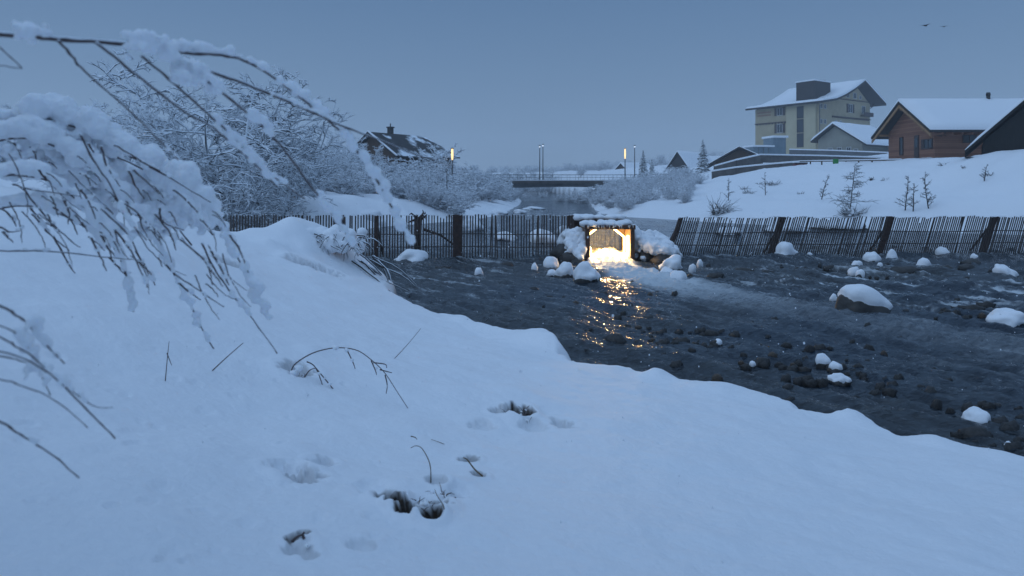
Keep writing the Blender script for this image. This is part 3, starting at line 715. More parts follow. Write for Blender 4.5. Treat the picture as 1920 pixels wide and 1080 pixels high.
for i, (k, px, Y, ty, sx) in enumerate([(3, 600, 60, 290, 1.2), (4, 640, 56, 300, 1.2), (3, 655, 75, 275, 1), (4, 690, 62, 318, 1.3), (3, 725, 64, 320, 1.2), (4, 745, 74, 300, 1.1), (3, 780, 66, 312, 1.2), (4, 800, 80, 288, 1), (3, 815, 92, 270, .9), (4, 832, 72, 318, 1.2),
                                        (3, 855, 84, 305, 1), (4, 872, 76, 326, 1.3), (3, 893, 90, 312, 1), (3, 915, 84, 330, 1.3), (4, 930, 100, 322, 1), (4, 942, 90, 345, 1.3), (3, 560, 50, 290, 1.1), (4, 700, 90, 300, 1.2), (3, 760, 95, 300, 1.2), (3, 905, 105, 318, 1.2), (4, 850, 66, 345, 1.3), (4, 800, 60, 352, 1.3), (3, 570, 46, 330, 1.2)]):
    plant(k, px, Y, ty, 'frosted bare shrub in the thicket along the upstream left bank', 'shrub', G2, sx)
rgt = random.Random(404)
for i in range(26):
    px = 575 + 370 * (i + rgt.random()) / 26; Y = 50 + (px - 560) * .11 + rgt.uniform(-3, 14); ty = 300 + (px - 575) * .09 + rgt.uniform(-12, 25)
    plant(3 + i % 2, px, Y, ty, 'frosted bare shrub in the thicket along the upstream left bank', 'shrub', G2, rgt.uniform(1, 1.3))
G3 = 'frosted shrubs on the right bank by the bridge'
for i, (k, px, Y, ty, sx) in enumerate([(3, 1095, 105, 350, 1.2), (4, 1130, 98, 345, 1.3), (3, 1160, 100, 330, 1.2), (4, 1190, 92, 332, 1.3), (3, 1215, 96, 322, 1.2), (4, 1240, 88, 335, 1.3), (3, 1262, 92, 326, 1.2), (4, 1285, 84, 345, 1.2), (3, 1175, 80, 358, 1.2), (4, 1145, 84, 362, 1.3), (4, 1210, 78, 356, 1.3),
                                        (3, 1072, 115, 362, 1.3), (4, 1310, 80, 350, 1), (3, 1050, 118, 366, 1.3), (3, 1020, 150, 362, 1.4), (4, 985, 150, 364, 1.4), (4, 1065, 150, 358, 1.4), (3, 1110, 120, 352, 1.4), (4, 1230, 104, 318, 1.3)]):
    plant(k, px, Y, ty, 'frosted bare shrub on the right bank beside the bridge', 'shrub', G3, sx)
def bush_dark(px, Y, wpx, hpx, lab, seed, dense=60, mat='frost2', lean=0):
    x, y, z = put(px, Y); k = Y / F; rg = random.Random(seed); t = empty('low_bush', (x, y, z), lab, 'bush', 'low bushes poking from the snow'); mt = MB(); mb = MB(); balls = []
    for i in range(dense):
        a = rg.random() * 6.28; d = Vector((math.cos(a) * wpx * .5 * k + lean * wpx * k * .5, math.sin(a) * wpx * .3 * k, hpx * k * rg.uniform(.5, 1.3))); L = d.length * rg.uniform(.6, 1)
        bp = path(rg, Vector((rg.gauss(0, .12 * wpx * k), rg.gauss(0, .1 * wpx * k), 0)), d, L, 4, .16, .1); (mt if i % 5 == 0 else mb).tube(bp, [.02, .018, .016, .012, .006], 4, 1.2, False)
        if i % 6 == 0: q = bp[2]; balls.append((q.x, q.y, q.z, rg.uniform(.12, .2) * wpx * k * .35))
    mt.build('stem', M['frost2'], t, True); mb.build('twigs', M[mat], t, True)
    if dense > 200: snow_lump('snow_load', balls, M['snow'], t, max(.03, wpx * k * .02), 2)
    else:
        for q, (a, b2, c, r_) in enumerate(balls): o = rock_mesh(r_, r_, r_ * .7, q + px % 5, 2, .4).build('snow_bit', M['snow'], t, True); o.location = (a, b2, c)
rgt = random.Random(505)
for i in range(44):
    Y = rgt.uniform(63, 100); px = rgt.uniform(1105 + (Y < 70) * 20, 1318); x_ = (px - 960) / F * Y; zg = gz(x_, Y)
    if zg < .15: continue
    gy = HZ + (H - zg) / Y * F
    plant(3 + i % 2, px, Y, gy - rgt.uniform(14, 30), 'frosted bare shrub on the right bank beside the bridge', 'shrub', G3, rgt.uniform(1, 1.4))
for px, Y, ty in [(930, 116, 338), (945, 112, 344), (955, 108, 352), (962, 102, 360), (938, 104, 350), (920, 110, 330), (968, 117, 356), (1140, 116, 342), (1150, 112, 338), (1128, 113, 350)]:
    plant(3 + px % 2, px, Y, ty, 'frosted bare shrub at the foot of the road bridge', 'shrub', 'frosted shrubs at the bridge ends', 1.3)
rgt = random.Random(606)
for i in range(18):
    Y = rgt.uniform(54, 66); px = rgt.uniform(735, 955); x_ = (px - 960) / F * Y; zg = gz(x_, Y)
    if zg < .1: continue
    gy = HZ + (H - zg) / Y * F
    plant(3 + i % 2, px, Y, gy - rgt.uniform(22, 48), 'frosted bare shrub in the thicket along the upstream left bank', 'shrub', G2, rgt.uniform(1, 1.3))
for i in range(60):
    Y = rgt.uniform(170, 330); px = 860 + 500 * (i + rgt.random()) / 60; z_ = gz((px - 960) / F * Y, Y); gy = HZ + (H - z_) / Y * F
    plant(i % 3, px, Y, min(gy - 14, rgt.uniform(314, 331)), 'far hazy frosted tree beyond the bridge', 'tree', 'far frosted trees beyond the bridge', 1.3)
for k_, px, Y, ty in [(2, 688, 84, 276), (1, 722, 86, 290), (2, 655, 80, 262), (0, 750, 90, 298)]:
    plant(k_, px, Y, ty, 'frosted tree crowding the dark-roofed chalets', 'tree', 'frosted trees around the chalets', .9)
for px, Y, ty in [(640, 72, 285), (668, 78, 292), (700, 80, 298), (735, 84, 296), (765, 86, 293), (790, 82, 300), (620, 66, 270), (590, 62, 262)]:
    plant(3, px, Y, ty, 'frosted bare shrub in the thicket along the upstream left bank', 'shrub', G2, 1.1)
for i, (px, py, Y, w_, h_) in enumerate([(1395, 348, 66, 22, 10), (1425, 340, 68, 18, 8), (1500, 352, 60, 16, 8), (1660, 335, 58, 14, 7), (1770, 330, 56, 20, 9), (1810, 352, 52, 16, 7)]):
    bush_dark(px, Y, w_, h_, ['low scruffy weed patch left of the dark bush on the right slope', 'low weed patch just right of the scruffy one on the slope', 'sparse weeds in the snow right of the slender sapling', 'few weeds in the snow between the tall sapling and the thin three', 'twiggy weeds high on the slope right of the thin three saplings', 'sparse weeds low on the slope below the barn'][i], 20 + i, 18)
# bare saplings on the right slope
def sapling(seed, px, by, ty, lab, nb, conif=False):
    x, Y, z = hit(px, by); y = Y; z -= .05; hh = top_h(ty, Y, z); rg = random.Random(seed); t = empty('bare_sapling', (x, y, z), lab, 'sapling', 'bare saplings on the snowy right slope'); mt = MB(); mc = MB()
    pts = path(rg, Vector((0, 0, -.1)), Vector((rg.gauss(0, .09), 0, 1)), hh, 8, .05, 0); mt.tube(pts, [.035 * (1 - .85 * i / 8) + .008 for i in range(9)], 5, .2)
    for b in range(nb):
        f = .12 + .85 * (b + rg.random()) / nb; i = min(7, int(f * 8)); p = pts[i].lerp(pts[i + 1], f * 8 - i); a2 = rg.random() * 6.28
        L = hh * (.34 if conif else .26) * (1.05 - .85 * f) * rg.uniform(.4, 1.25)
        bp = path(rg, p, Vector((math.cos(a2), math.sin(a2), .15 if conif else .7)), L, 4, .1, .02); mc.tube(bp, [.016, .014, .012, .01, .006], 4, 1.0, False)
        for k in range(11):
            tp = path(rg, bp[1 + k % 4], (bp[1 + k % 4] - bp[k % 4]).normalized() + rvec(rg, .55), L * rg.uniform(.2, .5), 3, .16, .03); mc.tube(tp, [.010, .009, .007, .004], 4, 1.2, False)
    mt.build('trunk', M['frost2'], t, True); mc.build('crown', M['frost2'], t, True)
sapling(1, 1592, 396, 300, 'tall symmetrical bare sapling in the middle of the snowy slope', 46, True)
sapling(2, 1540, 374, 322, 'thin bare sapling left of the tall symmetrical one', 22)
sapling(3, 1697, 394, 325, 'left of three thin bare saplings on the right slope', 22)
sapling(4, 1712, 396, 340, 'middle and shortest of three thin bare saplings on the right slope', 18)
sapling(5, 1742, 391, 318, 'right of three thin bare saplings on the right slope', 24)
sapling(6, 1366, 376, 330, 'slender bare sapling at the left end of the right slope', 18)
sapling(7, 1435, 366, 320, 'slender bare sapling below the low wall on the right slope', 12)
sapling(8, 1845, 340, 303, 'leaning bare sapling high on the slope below the black barn', 14)
bush_dark(1600, hit(1600, 403)[1], 55, 20, 'dark leafy bush half buried in snow below the tall bare sapling', 1, 90)
bush_dark(1345, hit(1345, 402)[1], 50, 35, 'snowy bush leaning over the water at the right bank', 2, 80, lean=.4)
bush_dark(1450, hit(1450, 346)[1], 30, 10, 'dark bush patch poking out below the long low wall', 3, 50)
bush_dark(1405, hit(1405, 362)[1], 24, 9, 'small dark bush at the left of the right slope', 4, 40)
bush_dark(1634, hit(1634, 338)[1], 9, 9, 'tiny dark bush alone high on the slope under the green panel', 5, 40)
bush_dark(1855, hit(1855, 328)[1], 26, 9, 'low twiggy bush on the slope below the black barn', 6, 24)
# spruces
def spruce(px, Y, ty, lab, seed, wid):
    x, y, z = put(px, Y); hh = top_h(ty, Y, z); rg = random.Random(seed); t = empty('spruce_tree', (x, y, z), lab, 'tree', 'snowy spruces'); mt = MB(); mc = MB()
    mt.tube([(0, 0, -.2), (0, 0, hh * .5), (0, 0, hh)], [.018 * hh, .011 * hh, .01], 6); mt.build('trunk', M['rust'], t, True)
    lv = 17
    for l in range(lv):
        f = l / (lv - 1); zz = hh * (.1 + .88 * f); rad = wid * hh * (1 - f) ** .85 + .12
        nb_ = 9 if f < .7 else 6
        for b in range(nb_):
            a = 6.28 * (b + rg.random() * .7) / nb_; L = rad * rg.uniform(.7, 1.1); d = Vector((math.cos(a), math.sin(a), -.15 + .5 * f))
            bp = path(rg, Vector((0, 0, zz + rg.gauss(0, .1))), d, L, 4, .06, .09); side = d.cross(Vector((0, 0, 1))).normalized()
            for q in range(1, 5):
                for s in (-1, 1):
                    e = bp[q] + side * s * L * .3 * (1.2 - q / 5) + d * L * .1 + Vector((0, 0, -.1 * L)); mc.tube([bp[q - 1], bp[q - 1].lerp(e, .55) + Vector((0, 0, .02 * L)), e], [.035 * L + .02, .045 * L + .02, .015], 5, .6, False)
            mc.tube(bp, [.05, .05, .05, .04, .02], 5, .8, False)
    mc.build('crown', M['needle'], t, True)
spruce(1318, 104, 262, 'tallest snowy spruce left of the brown shed', 1, .2)
spruce(1206, 125, 282, 'snowy spruce next to the unlit lamp post right of the bridge', 2, .2)
spruce(1222, 132, 300, 'smallest snowy spruce in the row by the dark pointed house', 3, .18)
spruce(645, 78, 285, 'dark snowy spruce beside the dark-roofed house in the trees', 4, .3)

# ------------------------------------------------------------------ buildings
def window(par, plane, c, a0, a1, z0, z1, shutters=False, bars=1, frame='white'):
    """plane 'x' or 'y' at coordinate c, facing the negative axis"""
    def bx(d0, d1, p0, p1, q0, q1): return (c - d1, c - d0, p0, p1, q0, q1) if plane == 'x' else (p0, p1, c - d1, c - d0, q0, q1)
    t_ = min(.1, (a1 - a0) * .12)
    w_ = part('window', [bx(.002, .1, a0, a0 + t_, z0, z1), bx(.002, .1, a1 - t_, a1, z0, z1), bx(.002, .098, a0 + t_, a1 - t_, z0, z0 + t_), bx(.002, .098, a0 + t_, a1 - t_, z1 - t_, z1)]
              + [bx(.002, .08, a0 + (a1 - a0) * (i + 1) / (bars + 1) - t_ * .35, a0 + (a1 - a0) * (i + 1) / (bars + 1) + t_ * .35, z0 + t_, z1 - t_) for i in range(bars)], M[frame], par)
    part('pane', [bx(.002, .04, a0 + t_, a1 - t_, z0 + t_, z1 - t_)], M['glass'], w_)
    if shutters:
        sw = (a1 - a0) * .42
        part('shutter', [bx(.002, .13, a0 - sw - .02, a0 - .02, z0, z1)], M['shutter'], par); part('shutter', [bx(.002, .13, a1 + .02, a1 + sw + .02, z0, z1)], M['shutter'], par)
def gable_roof(par, prof, a0, a1, axis, th, snow_th, mat='fascia', snow=True, edge=.25):
    """prof: ridge-crossing outline points (h,z) of the roof's upper side from eave to eave"""
    mb = MB(); mb.prism(prof + [(h, z - th) for h, z in prof[::-1]], a0, a1, axis); rf = mb.build('roof', M[mat], par)
    if snow:
        mb = MB(); n = 26; na = 10
        # rounded snow blanket following the outline
        hs = []; 
        for i in range(len(prof) - 1):
            for q in range(8): f = q / 8; hs.append((prof[i][0] * (1 - f) + prof[i + 1][0] * f, prof[i][1] * (1 - f) + prof[i + 1][1] * f))
        hs.append(prof[-1]); m_ = len(hs); vs = []
        aa = [a0 + .02, a0 + edge * .3] + [a0 + edge * .3 + (a1 - a0 - edge * .6) * q / na for q in range(1, na)] + [a1 - edge * .3, a1 - .02]
        for ia, a in enumerate(aa):
            for i, (h, z) in enumerate(hs):
                ee = 0.35 if ia in (0, len(aa) - 1) or i in (0, m_ - 1) else 1
                t_ = snow_th * ee * (1 + .35 * mnoise.noise(Vector((h * .5, a * .5, par.location.x))))
                zz = z + .004 + max(.03, t_); vs.append((h, a, zz) if axis == 'y' else (a, h, zz))
        nn = len(aa); top = len(vs)
        for a in (aa[0], aa[-1]): pass
        fs = [(ia * m_ + i, ia * m_ + i + 1, (ia + 1) * m_ + i + 1, (ia + 1) * m_ + i) for ia in range(nn - 1) for i in range(m_ - 1)]
        for a in aa:
            for i, (h, z) in enumerate(hs): vs.append((h, a, z + .004) if axis == 'y' else (a, h, z + .004))
        fs += [(i, i + 1, top + i + 1, top + i) for i in range(m_ - 1)] + [((nn - 1) * m_ + i, (nn - 1) * m_ + i + 1, top + (nn - 1) * m_ + i + 1, top + (nn - 1) * m_ + i) for i in range(m_ - 1)]
        for i in (0, m_ - 1): fs += [(ia * m_ + i, (ia + 1) * m_ + i, top + (ia + 1) * m_ + i, top + ia * m_ + i) for ia in range(nn - 1)]
        mb.add(vs, fs); mb.build('roof_snow', M['snow'], rf, True)
    return rf
# hotel
ht = empty('hotel_building', (74.2, 165, 10), 'big cream hotel with wide snowy gable roof and a dark box on the roof', 'building', None, R(34))
mb = MB(); mb.prism([(0, -1.5), (23, -1.5), (23, 13.6), (16.8, 17.6), (8, 14.6), (0, 12.4)], 0, 18, 'y'); mb.build('wall', M['plaster'], ht)
part('stair_tower', [(-.5, -.003, .6, 8.6, -1.5, 12.4)], M['plaster3'], ht)
gable_roof(ht, [(-2, 12.75), (4, 13.7), (8, 15.0), (12, 16.7), (16.8, 19.1), (23, 15.9), (26.9, 13.9)], -2.2, 19.6, 'y', .5, .4)
rb = part('roof_box', [(3.2, 10.2, 3.2, 8.2, 13.0, 18.6)], M['shingle'], ht)
mb = MB(); mb.box(3.0, 10.4, 3.0, 8.4, 18.603, 18.95); mb.build('snow_cap', M['snow'], rb, bevel=.1)
part('rooftop_vent', [(8.4, 8.8, 5, 5.4, 18.9, 19.5), (9.2, 9.5, 4, 6, 19.3, 19.4), (9.3, 9.4, 4.9, 5.1, 18.9, 19.3)], M['metal'], ht)
for (v0, v1, z0, z1) in [(9.9, 11.5, 10.3, 12.3), (9.9, 11.5, 5.9, 8.2)]: window(ht, 'x', 0, v0, v1, z0, z1, True)
for (z0, z1) in [(9.1, 12.1), (5.6, 8.9), (2.0, 5.4)]: window(ht, 'x', -.5, 3.75, 5.55, z0, z1, False, 0, 'shutter')
for z0, z1 in ((11.2, 12.4), (7.5, 8.7), (3.2, 4.3)):
    for u0, u1 in ((.4, 1.4), (2, 3)): window(ht, 'y', 0, u0, u1, z0, z1)
window(ht, 'y', 0, 12.8, 14.6, 10.9, 13.1, True); window(ht, 'y', 0, 19, 20.6, 11, 13); window(ht, 'y', 0, 11.8, 13.3, 14.6, 16); window(ht, 'y', 0, 15, 16.5, 14.6, 16.1); window(ht, 'y', 0, 17.8, 18.9, 14.6, 15.6)
for u0, u1 in ((6.8, 7.8), (8.9, 9.7)): window(ht, 'y', 0, u0, u1, 7.4, 8.7)
window(ht, 'y', 0, 12, 13.4, 6.2, 8.0); window(ht, 'y', 0, 17, 18.4, 6.2, 8.0)
part('cornice_band', [(5.5, 23.1, -.22, -.002, 9.5, 9.72)] + [(5.6 + i * .9, 6.0 + i * .9, -.2, -.002, 9.28, 9.497) for i in range(19)], M['shutter'], ht)
part('cornice_band', [(7, 22.9, -.2, -.002, 14.02, 14.2)], M['shutter'], ht)
part('cornice_band', [(-.22, -.002, 8.8, 18.1, 8.5, 8.72)] + [(-.2, -.002, 9 + i * .9, 9.4 + i * .9, 8.28, 8.497) for i in range(10)], M['shutter'], ht)
rg = random.Random(5); bs = []
for row, (zz, hh) in enumerate(((11.25, .42), (10.5, .42))):   # blurred rows of painted letters high on the facade
    v = 17.3
    while v > 13.3:
        wl = rg.uniform(.22, .38); bs.append((-.03, -.002, v - wl, v, zz, zz + hh)); v -= wl + .12
part('painted_lettering', bs, M['paint_red'], ht)
part('balcony', [(18.3, 22.9, -1.0, -.003, 10.3, 10.45), (18.3, 22.9, -1.0, -.93, 10.453, 11.3)], M['shutter'], ht)
part('drainpipe', [(.1, .22, -.15, -.002, 0, 12)], M['metal'], ht)
mb = MB()
for i in range(9): mb.tube([(22.9, -.2 - .0 * i, 12.6), (25.0, -.2, 13.7)], .12, 5) if i == 0 else None
mb.build('roof_strut', M['shutter'], ht)
# low annexe in front of the hotel
an = empty('annex_building', (62.0, 131.0, 7.3), 'small grey chalet with a snowy gable roof in front of the cream hotel', 'building', None, math.atan2(-.8, .6))
mb = MB(); mb.prism([(-3.4, -1), (5.2, -1), (5.2, 3.2), (0, 6.7), (-3.4, 4.3)], 0, 14, 'y'); mb.build('wall', M['plaster2'], an)
gable_roof(an, [(-4.4, 4.0), (0, 7.15), (6.4, 2.9)], -1.0, 15, 'y', .3, .4)
for u in (-1.4, .4, 2.2): window(an, 'y', 0, u, u + .9, .9, 2.6)
window(an, 'y', 0, 3.6, 4.4, .9, 2.2); window(an, 'y', 0, -3.0, -2.3, .9, 2.3)
# terrace block with glazing at the foot of the hotel
tb = empty('terrace_kiosk', P(1412, 300, 140), 'bluish glazed terrace block with snow on its two flat roofs, left of the hotel foot', 'building', None, R(8))
z0 = 0; k = 140 / F
part('wall', [(0, 4.4, 0, 4, -1.5, 2.7)], M['blue'], tb); part('kiosk_wall', [(4.403, 7.2, 0, 4, -1.5, 4.6)], M['blue'], tb)
part('roof_snow', [(-.3, 4.6, -.4, 4.3, 2.703, 3.05)], M['snow'], tb, .1); part('roof_snow', [(4.1, 7.6, -.4, 4.3, 4.603, 5.05)], M['snow'], tb, .1)
part('window_post', [(i * 1.1, i * 1.1 + .1, -.05, -.002, 0, 2.6) for i in range(1, 4)], M['metal'], tb)
# wooden house
wh = empty('wooden_house', (43.3, 70, 5.6), 'orange-brown log house with a snowy gable roof on the top of the slope', 'house')
mb = MB(); mb.prism([(0, -1.2), (8.5, -1.2), (8.5, 3.1), (4.25, 6.0), (0, 3.1)], 0, 17, 'x'); mb.build('wall', M['larch'], wh)
gable_roof(wh, [(-1.4, 2.75), (4.25, 6.3), (9.9, 2.75)], -1.3, 18, 'x', .22, .3)
mb = MB(); mb.prism([(-1.38, 2.38), (4.25, 5.93), (9.88, 2.38), (9.88, 2.05), (4.25, 5.6), (-1.38, 2.05)], -1.24, -1.14, 'x'); mb.build('barge_board', M['larchtrim'], wh)
part('rafter_end', [(x_, x_ + .14, -1.3, -.002, 2.3, 2.5) for x_ in [i * 1.0 for i in range(17)]], M['larch'], wh)
mb = MB()
for yy in (0.2, 4.25, 8.3): mb.box(-1.1, -.003, yy - .09, yy + .09, 2.72 if yy != 4.25 else 5.3, 2.95 if yy != 4.25 else 5.55)
mb.build('purlin_end', M['larchtrim'], wh)
window(wh, 'x', 0, .2, 1.75, .95, 2.0, False, 1, 'shutter'); part('shutter', [(-.08, -.002, 1.8, 2.15, .95, 2.0)], M['shutter'], wh)
dr = part('door', [(-.08, -.002, 2.6, 3.4, .0, 2.5)], M['shutter'], wh); part('door_pane', [(-.1, -.082, 2.75, 3.25, 1.2, 2.2)], M['glass'], dr)
window(wh, 'x', 0, 5.5, 6.2, .5, 2.5, False, 0, 'shutter'); window(wh, 'y', 0, 2.9, 4.3, 1.5, 2.45, False, 1, 'shutter'); window(wh, 'y', 0, 7, 8.4, 1.5, 2.45, False, 1, 'shutter')
rg = random.Random(9); mb = MB()
for i in range(5): a = .25 + i * .2; mb.box(a, a + .1, -.04, -.002, 2.2 + rg.uniform(-.05, .1), 2.55 + rg.uniform(0, .2))
mb.build('wall_relief', M['shutter'], wh)
ch = MB(); ch.tube([(8.5, 4.25, 5.6), (8.5, 4.25, 6.95)], .2, 10); ch.tube([(8.5, 4.25, 6.97), (8.5, 4.25, 7.25)], [.25, .18], 10); ch.build('chimney', M['soot'], wh, True)
# black barn
bb = empty('black_barn', (36.6, 54, 5.1), 'black boarded barn with a thin white snowy roof edge at the right of the picture', 'barn', None, R(-33.6))
mb = MB(); mb.prism([(.6, -1.5), (12, -1.5), (12, 1.2), (6.3, 6.8), (.6, 1.2)], 0, 10, 'y'); mb.build('wall', M['blackwood'], bb)
gable_roof(bb, [(-.65, .45), (6.3, 7.35), (13.2, .45)], -.5, 10.8, 'y', .22, .2, 'blackwood')
part('board_strip', [(.8 + i * .42, .84 + i * .42, -.04, -.002, -1.2, 1.0) for i in range(27)], M['blackwood'], bb)
part('barn_door', [(8.0, 10.2, -.12, -.042, -1.0, 1.0)], M['brownwood'], bb)
# brown shed
sd = empty('brown_shed', P(1338, 332, 112), 'brown wooden shed with a shallow snow-edged roof left of the hotel terrace', 'shed', None, R(-20))
mb = MB(); mb.prism([(0, -1.5), (7.6, -1.5), (7.6, 2.9), (4.0, 4.5), (0, 2.3)], 0, 6, 'y'); mb.build('wall', M['brownwood'], sd)
gable_roof(sd, [(-1.5, 1.7), (4.0, 4.9), (8.6, 2.7)], -.8, 6.8, 'y', .25, .12, 'fascia')
part('door', [(2.6, 3.8, -.08, -.002, -.6, 1.9)], M['shutter'], sd); window(sd, 'y', 0, 5, 6.2, .8, 1.9)
# dark pointed house with snowy long roof, and a far white roof
ph = empty('steep_house', P(1245, 336, 150), 'dark steep-gabled house with a long snowy roof beside the spruces', 'house', None, R(-38))
mb = MB(); mb.prism([(0, -2), (6.6, -2), (6.6, 1.2), (3.3, 5.6), (0, 1.2)], 0, 15, 'y'); mb.build('wall', M['fascia'], ph)
gable_roof(ph, [(-.6, .6), (3.3, 5.95), (7.2, .6)], -.5, 15.5, 'y', .2, .3)
window(ph, 'y', 0, 2.8, 3.8, .6, 1.8)
fh = empty('distant_house', P(1150, 333, 190), 'small far house with a white roof just right of the bridge', 'house', None, R(-50))
mb = MB(); mb.prism([(0, -2), (6, -2), (6, 1.2), (3, 3.6), (0, 1.2)], 0, 11, 'y'); mb.build('wall', M['brownwood'], fh); gable_roof(fh, [(-.7, .8), (3, 3.9), (6.7, .8)], -.5, 11.5, 'y', .2, .35)
window(fh, 'y', 0, 2.4, 3.4, .2, 1.3)
fh2 = empty('distant_house', P(1275, 335, 170), 'far house whose broad snowy roof shows behind the dark pointed gable', 'house', None, R(-60))
mb = MB(); mb.prism([(0, -2), (9, -2), (9, 2), (4.5, 5), (0, 2)], 0, 13, 'y'); mb.build('wall', M['plaster2'], fh2); gable_roof(fh2, [(-.8, 1.6), (4.5, 5.3), (9.8, 1.6)], -.6, 13.6, 'y', .2, .4)
window(fh2, 'y', 0, 3.9, 5.0, 1, 2.2)
# house in the trees on the left
lh = empty('chalet_house', P(668, 322, 92), 'dark-roofed chalet with a chimney half hidden among the left bank trees', 'house', None, R(-36))
mb = MB(); mb.prism([(0, -2), (7.4, -2), (7.4, 2.3), (3.3, 4.9), (0, 2.6)], 0, 8, 'y'); mb.build('wall', M['brownwood'], lh)
rf = gable_roof(lh, [(-1.0, 2.2), (3.3, 5.2), (8.6, 1.9)], -1, 8.8, 'y', .22, .1, 'streakroof', False)
mb = MB()
for a0_, a1_, t_ in ((-1.02, -.75, .1),): mb.prism([(-1.0, 2.22), (3.3, 5.22), (8.6, 1.92), (8.6, 2.06), (3.3, 5.36), (-1.0, 2.36)], a0_, a1_, 'y')
mb.build('roof_snow', M['snow'], rf)
part('chimney', [(2.6, 3.2, 3.2, 3.8, 4.4, 6.0), (2.5, 3.3, 3.1, 3.9, 6.003, 6.15), (2.85, 2.95, 3.45, 3.55, 6.153, 6.6)], M['soot'], lh)
window(lh, 'y', 0, 1.2, 2.4, 1.4, 2.4, True); window(lh, 'y', 0, 4.6, 5.8, .9, 1.9, True)
lh2 = empty('chalet_house', P(742, 318, 104), 'second dark chalet roof right behind the one with the chimney', 'house', None, R(-36))
mb = MB(); mb.prism([(-2, -2), (5, -2), (5, 2.3), (-1, 5.0), (-2, 4.4)], 0, 7, 'y'); mb.build('wall', M['brownwood'], lh2)
rf = gable_roof(lh2, [(-3.2, 4.0), (-1, 5.4), (6.2, 2.0)], -1, 7.8, 'y', .22, .1, 'streakroof', False)
mb = MB(); mb.prism([(-3.2, 4.02), (-1, 5.42), (6.2, 2.02), (6.2, 2.14), (-1, 5.54), (-3.2, 4.14)], -1.02, -.8, 'y'); mb.build('roof_snow', M['snow'], rf)
window(lh2, 'y', 0, 0.5, 1.6, 1.6, 2.6)

# ------------------------------------------------------------------ walls and railings around the hotel
def wall_run(name, lab, cat, pts, h, th, mat, snow=.22):
    t = empty(name, pts[0], lab, cat); o = Vector(pts[0]); mb = MB(); ms = MB()
    for a, b in zip(pts[:-1], pts[1:]):
        a = Vector(a) - o; b = Vector(b) - o; d = (b - a); n_ = Vector((-d.y, d.x, 0)).normalized() * th / 2; a = a + d.normalized() * .004
        for m_, z0, z1, g_ in ((mb, -h, 0, 1), (ms, .003, snow, 1.25)):
            vs = [p + n_ * s * g_ + Vector((0, 0, z)) for z in (z0, z1) for p, s in ((a, -1), (b, -1), (b, 1), (a, 1))]
            m_.add(vs, [(0, 3, 2, 1), (4, 5, 6, 7), (0, 1, 5, 4), (1, 2, 6, 5), (2, 3, 7, 6), (3, 0, 4, 7)])
    mb.build('wall_body', M[mat], t); ms.build('snow_strip', M['snow'], t, bevel=.05); return t
wall_run('retaining_wall', 'upper grey terrace wall with a snowy top below the hotel', 'wall', [P(1340, 312, 100), P(1380, 301, 100), P(1425, 291, 102), P(1540, 293, 104), P(1668, 297, 106)], 1.1, .4, 'concrete')
wall_run('retaining_wall', 'lower dark wall with a snowy top running below the hotel terrace', 'wall', [P(1335, 322, 88), P(1380, 315, 88), P(1440, 309, 87), P(1500, 304, 86)], 1.2, .35, 'concrete')
wall_run('retaining_wall', 'long low wall with a snow line along the foot of the cream hotel', 'wall', [P(1480, 281, 128), P(1560, 283, 126), P(1664, 287, 124)], 2.0, .4, 'concrete2')
rl = empty('rail_fence', P(1500, 303, 84), 'low dark wooden rail fence with snow, ending at the log house', 'fence'); o_ = Vector(rl.location); mb = MB(); ms = MB()
pa, pb = P(1500, 303, 84) - o_, P(1690, 300, 71) - o_
mb.tube([pa, pb], .06, 6); mb.build('rail', M['brownwood'], rl)
ms.tube([pa + Vector((0, 0, .09)), pb + Vector((0, 0, .09))], .07, 6); ms.build('snow_strip', M['snow'], rl, True)
for i in range(9):
    q = pa.lerp(pb, i / 8); mb = MB(); mb.box(q.x - .06, q.x + .06, q.y + .07, q.y + .19, q.z - 1.3, q.z + .02); mb.build('post', M['brownwood'], rl)
gp = empty('green_panel', P(1567, 311, 78.5), 'bright green panel on a post at the rail fence', 'sign')
part('panel', [(-.31, .31, -.03, .03, -.05, .8)], M['green'], gp, .02); part('post', [(-.05, .05, .034, .12, -1.2, .7)], M['brownwood'], gp)
rp = empty('red_crate', P(1500, 316, 84.5), 'dark red covered bin at the end of the lower wall', 'bin')
part('body', [(-.75, .75, -.4, .4, -.8, .6)], M['red'], rp, .03); part('lid', [(-.8, .8, -.45, .45, .603, .7)], M['fascia'], rp, .02); part('snow_cap', [(-.8, .8, -.45, .45, .704, .85)], M['snow'], rp, .05)

# ------------------------------------------------------------------ bridge
br = empty('road_bridge', (8.5, 121, 0), 'low flat concrete road bridge with railings far upstream', 'bridge')
part('deck', [(-18, 30, -3, 3, 2.95, 3.45)], M['concrete'], br)
mb = MB(); mb.prism([(-8.2, 2.947), (-8.2, 2.2), (-3, 2.36), (1, 2.4), (4, 2.36), (8.4, 2.1), (8.4, 2.947)], -2.6, 2.6, 'y'); mb.build('girder', M['concrete2'], br)
part('road_snow', [(-18, 30, -2.9, 2.9, 3.453, 3.6)], M['snow'], br, .05)
part('abutment', [(-10.2, -8.203, -2.8, 2.8, -.5, 2.947)], M['concrete'], br); part('abutment', [(8.403, 10.5, -2.8, 2.8, -.5, 2.947)], M['concrete'], br)
for yy in (-2.8, 2.8):
    part('railing', [(-18, 30, yy - .025, yy + .025, 4.5, 4.55), (-18, 30, yy - .015, yy + .015, 4.05, 4.08)] + [(-18 + i * 1.5, -17.96 + i * 1.5, yy - .02, yy + .02, 3.45, 4.497) for i in range(33)], M['metal'], br)
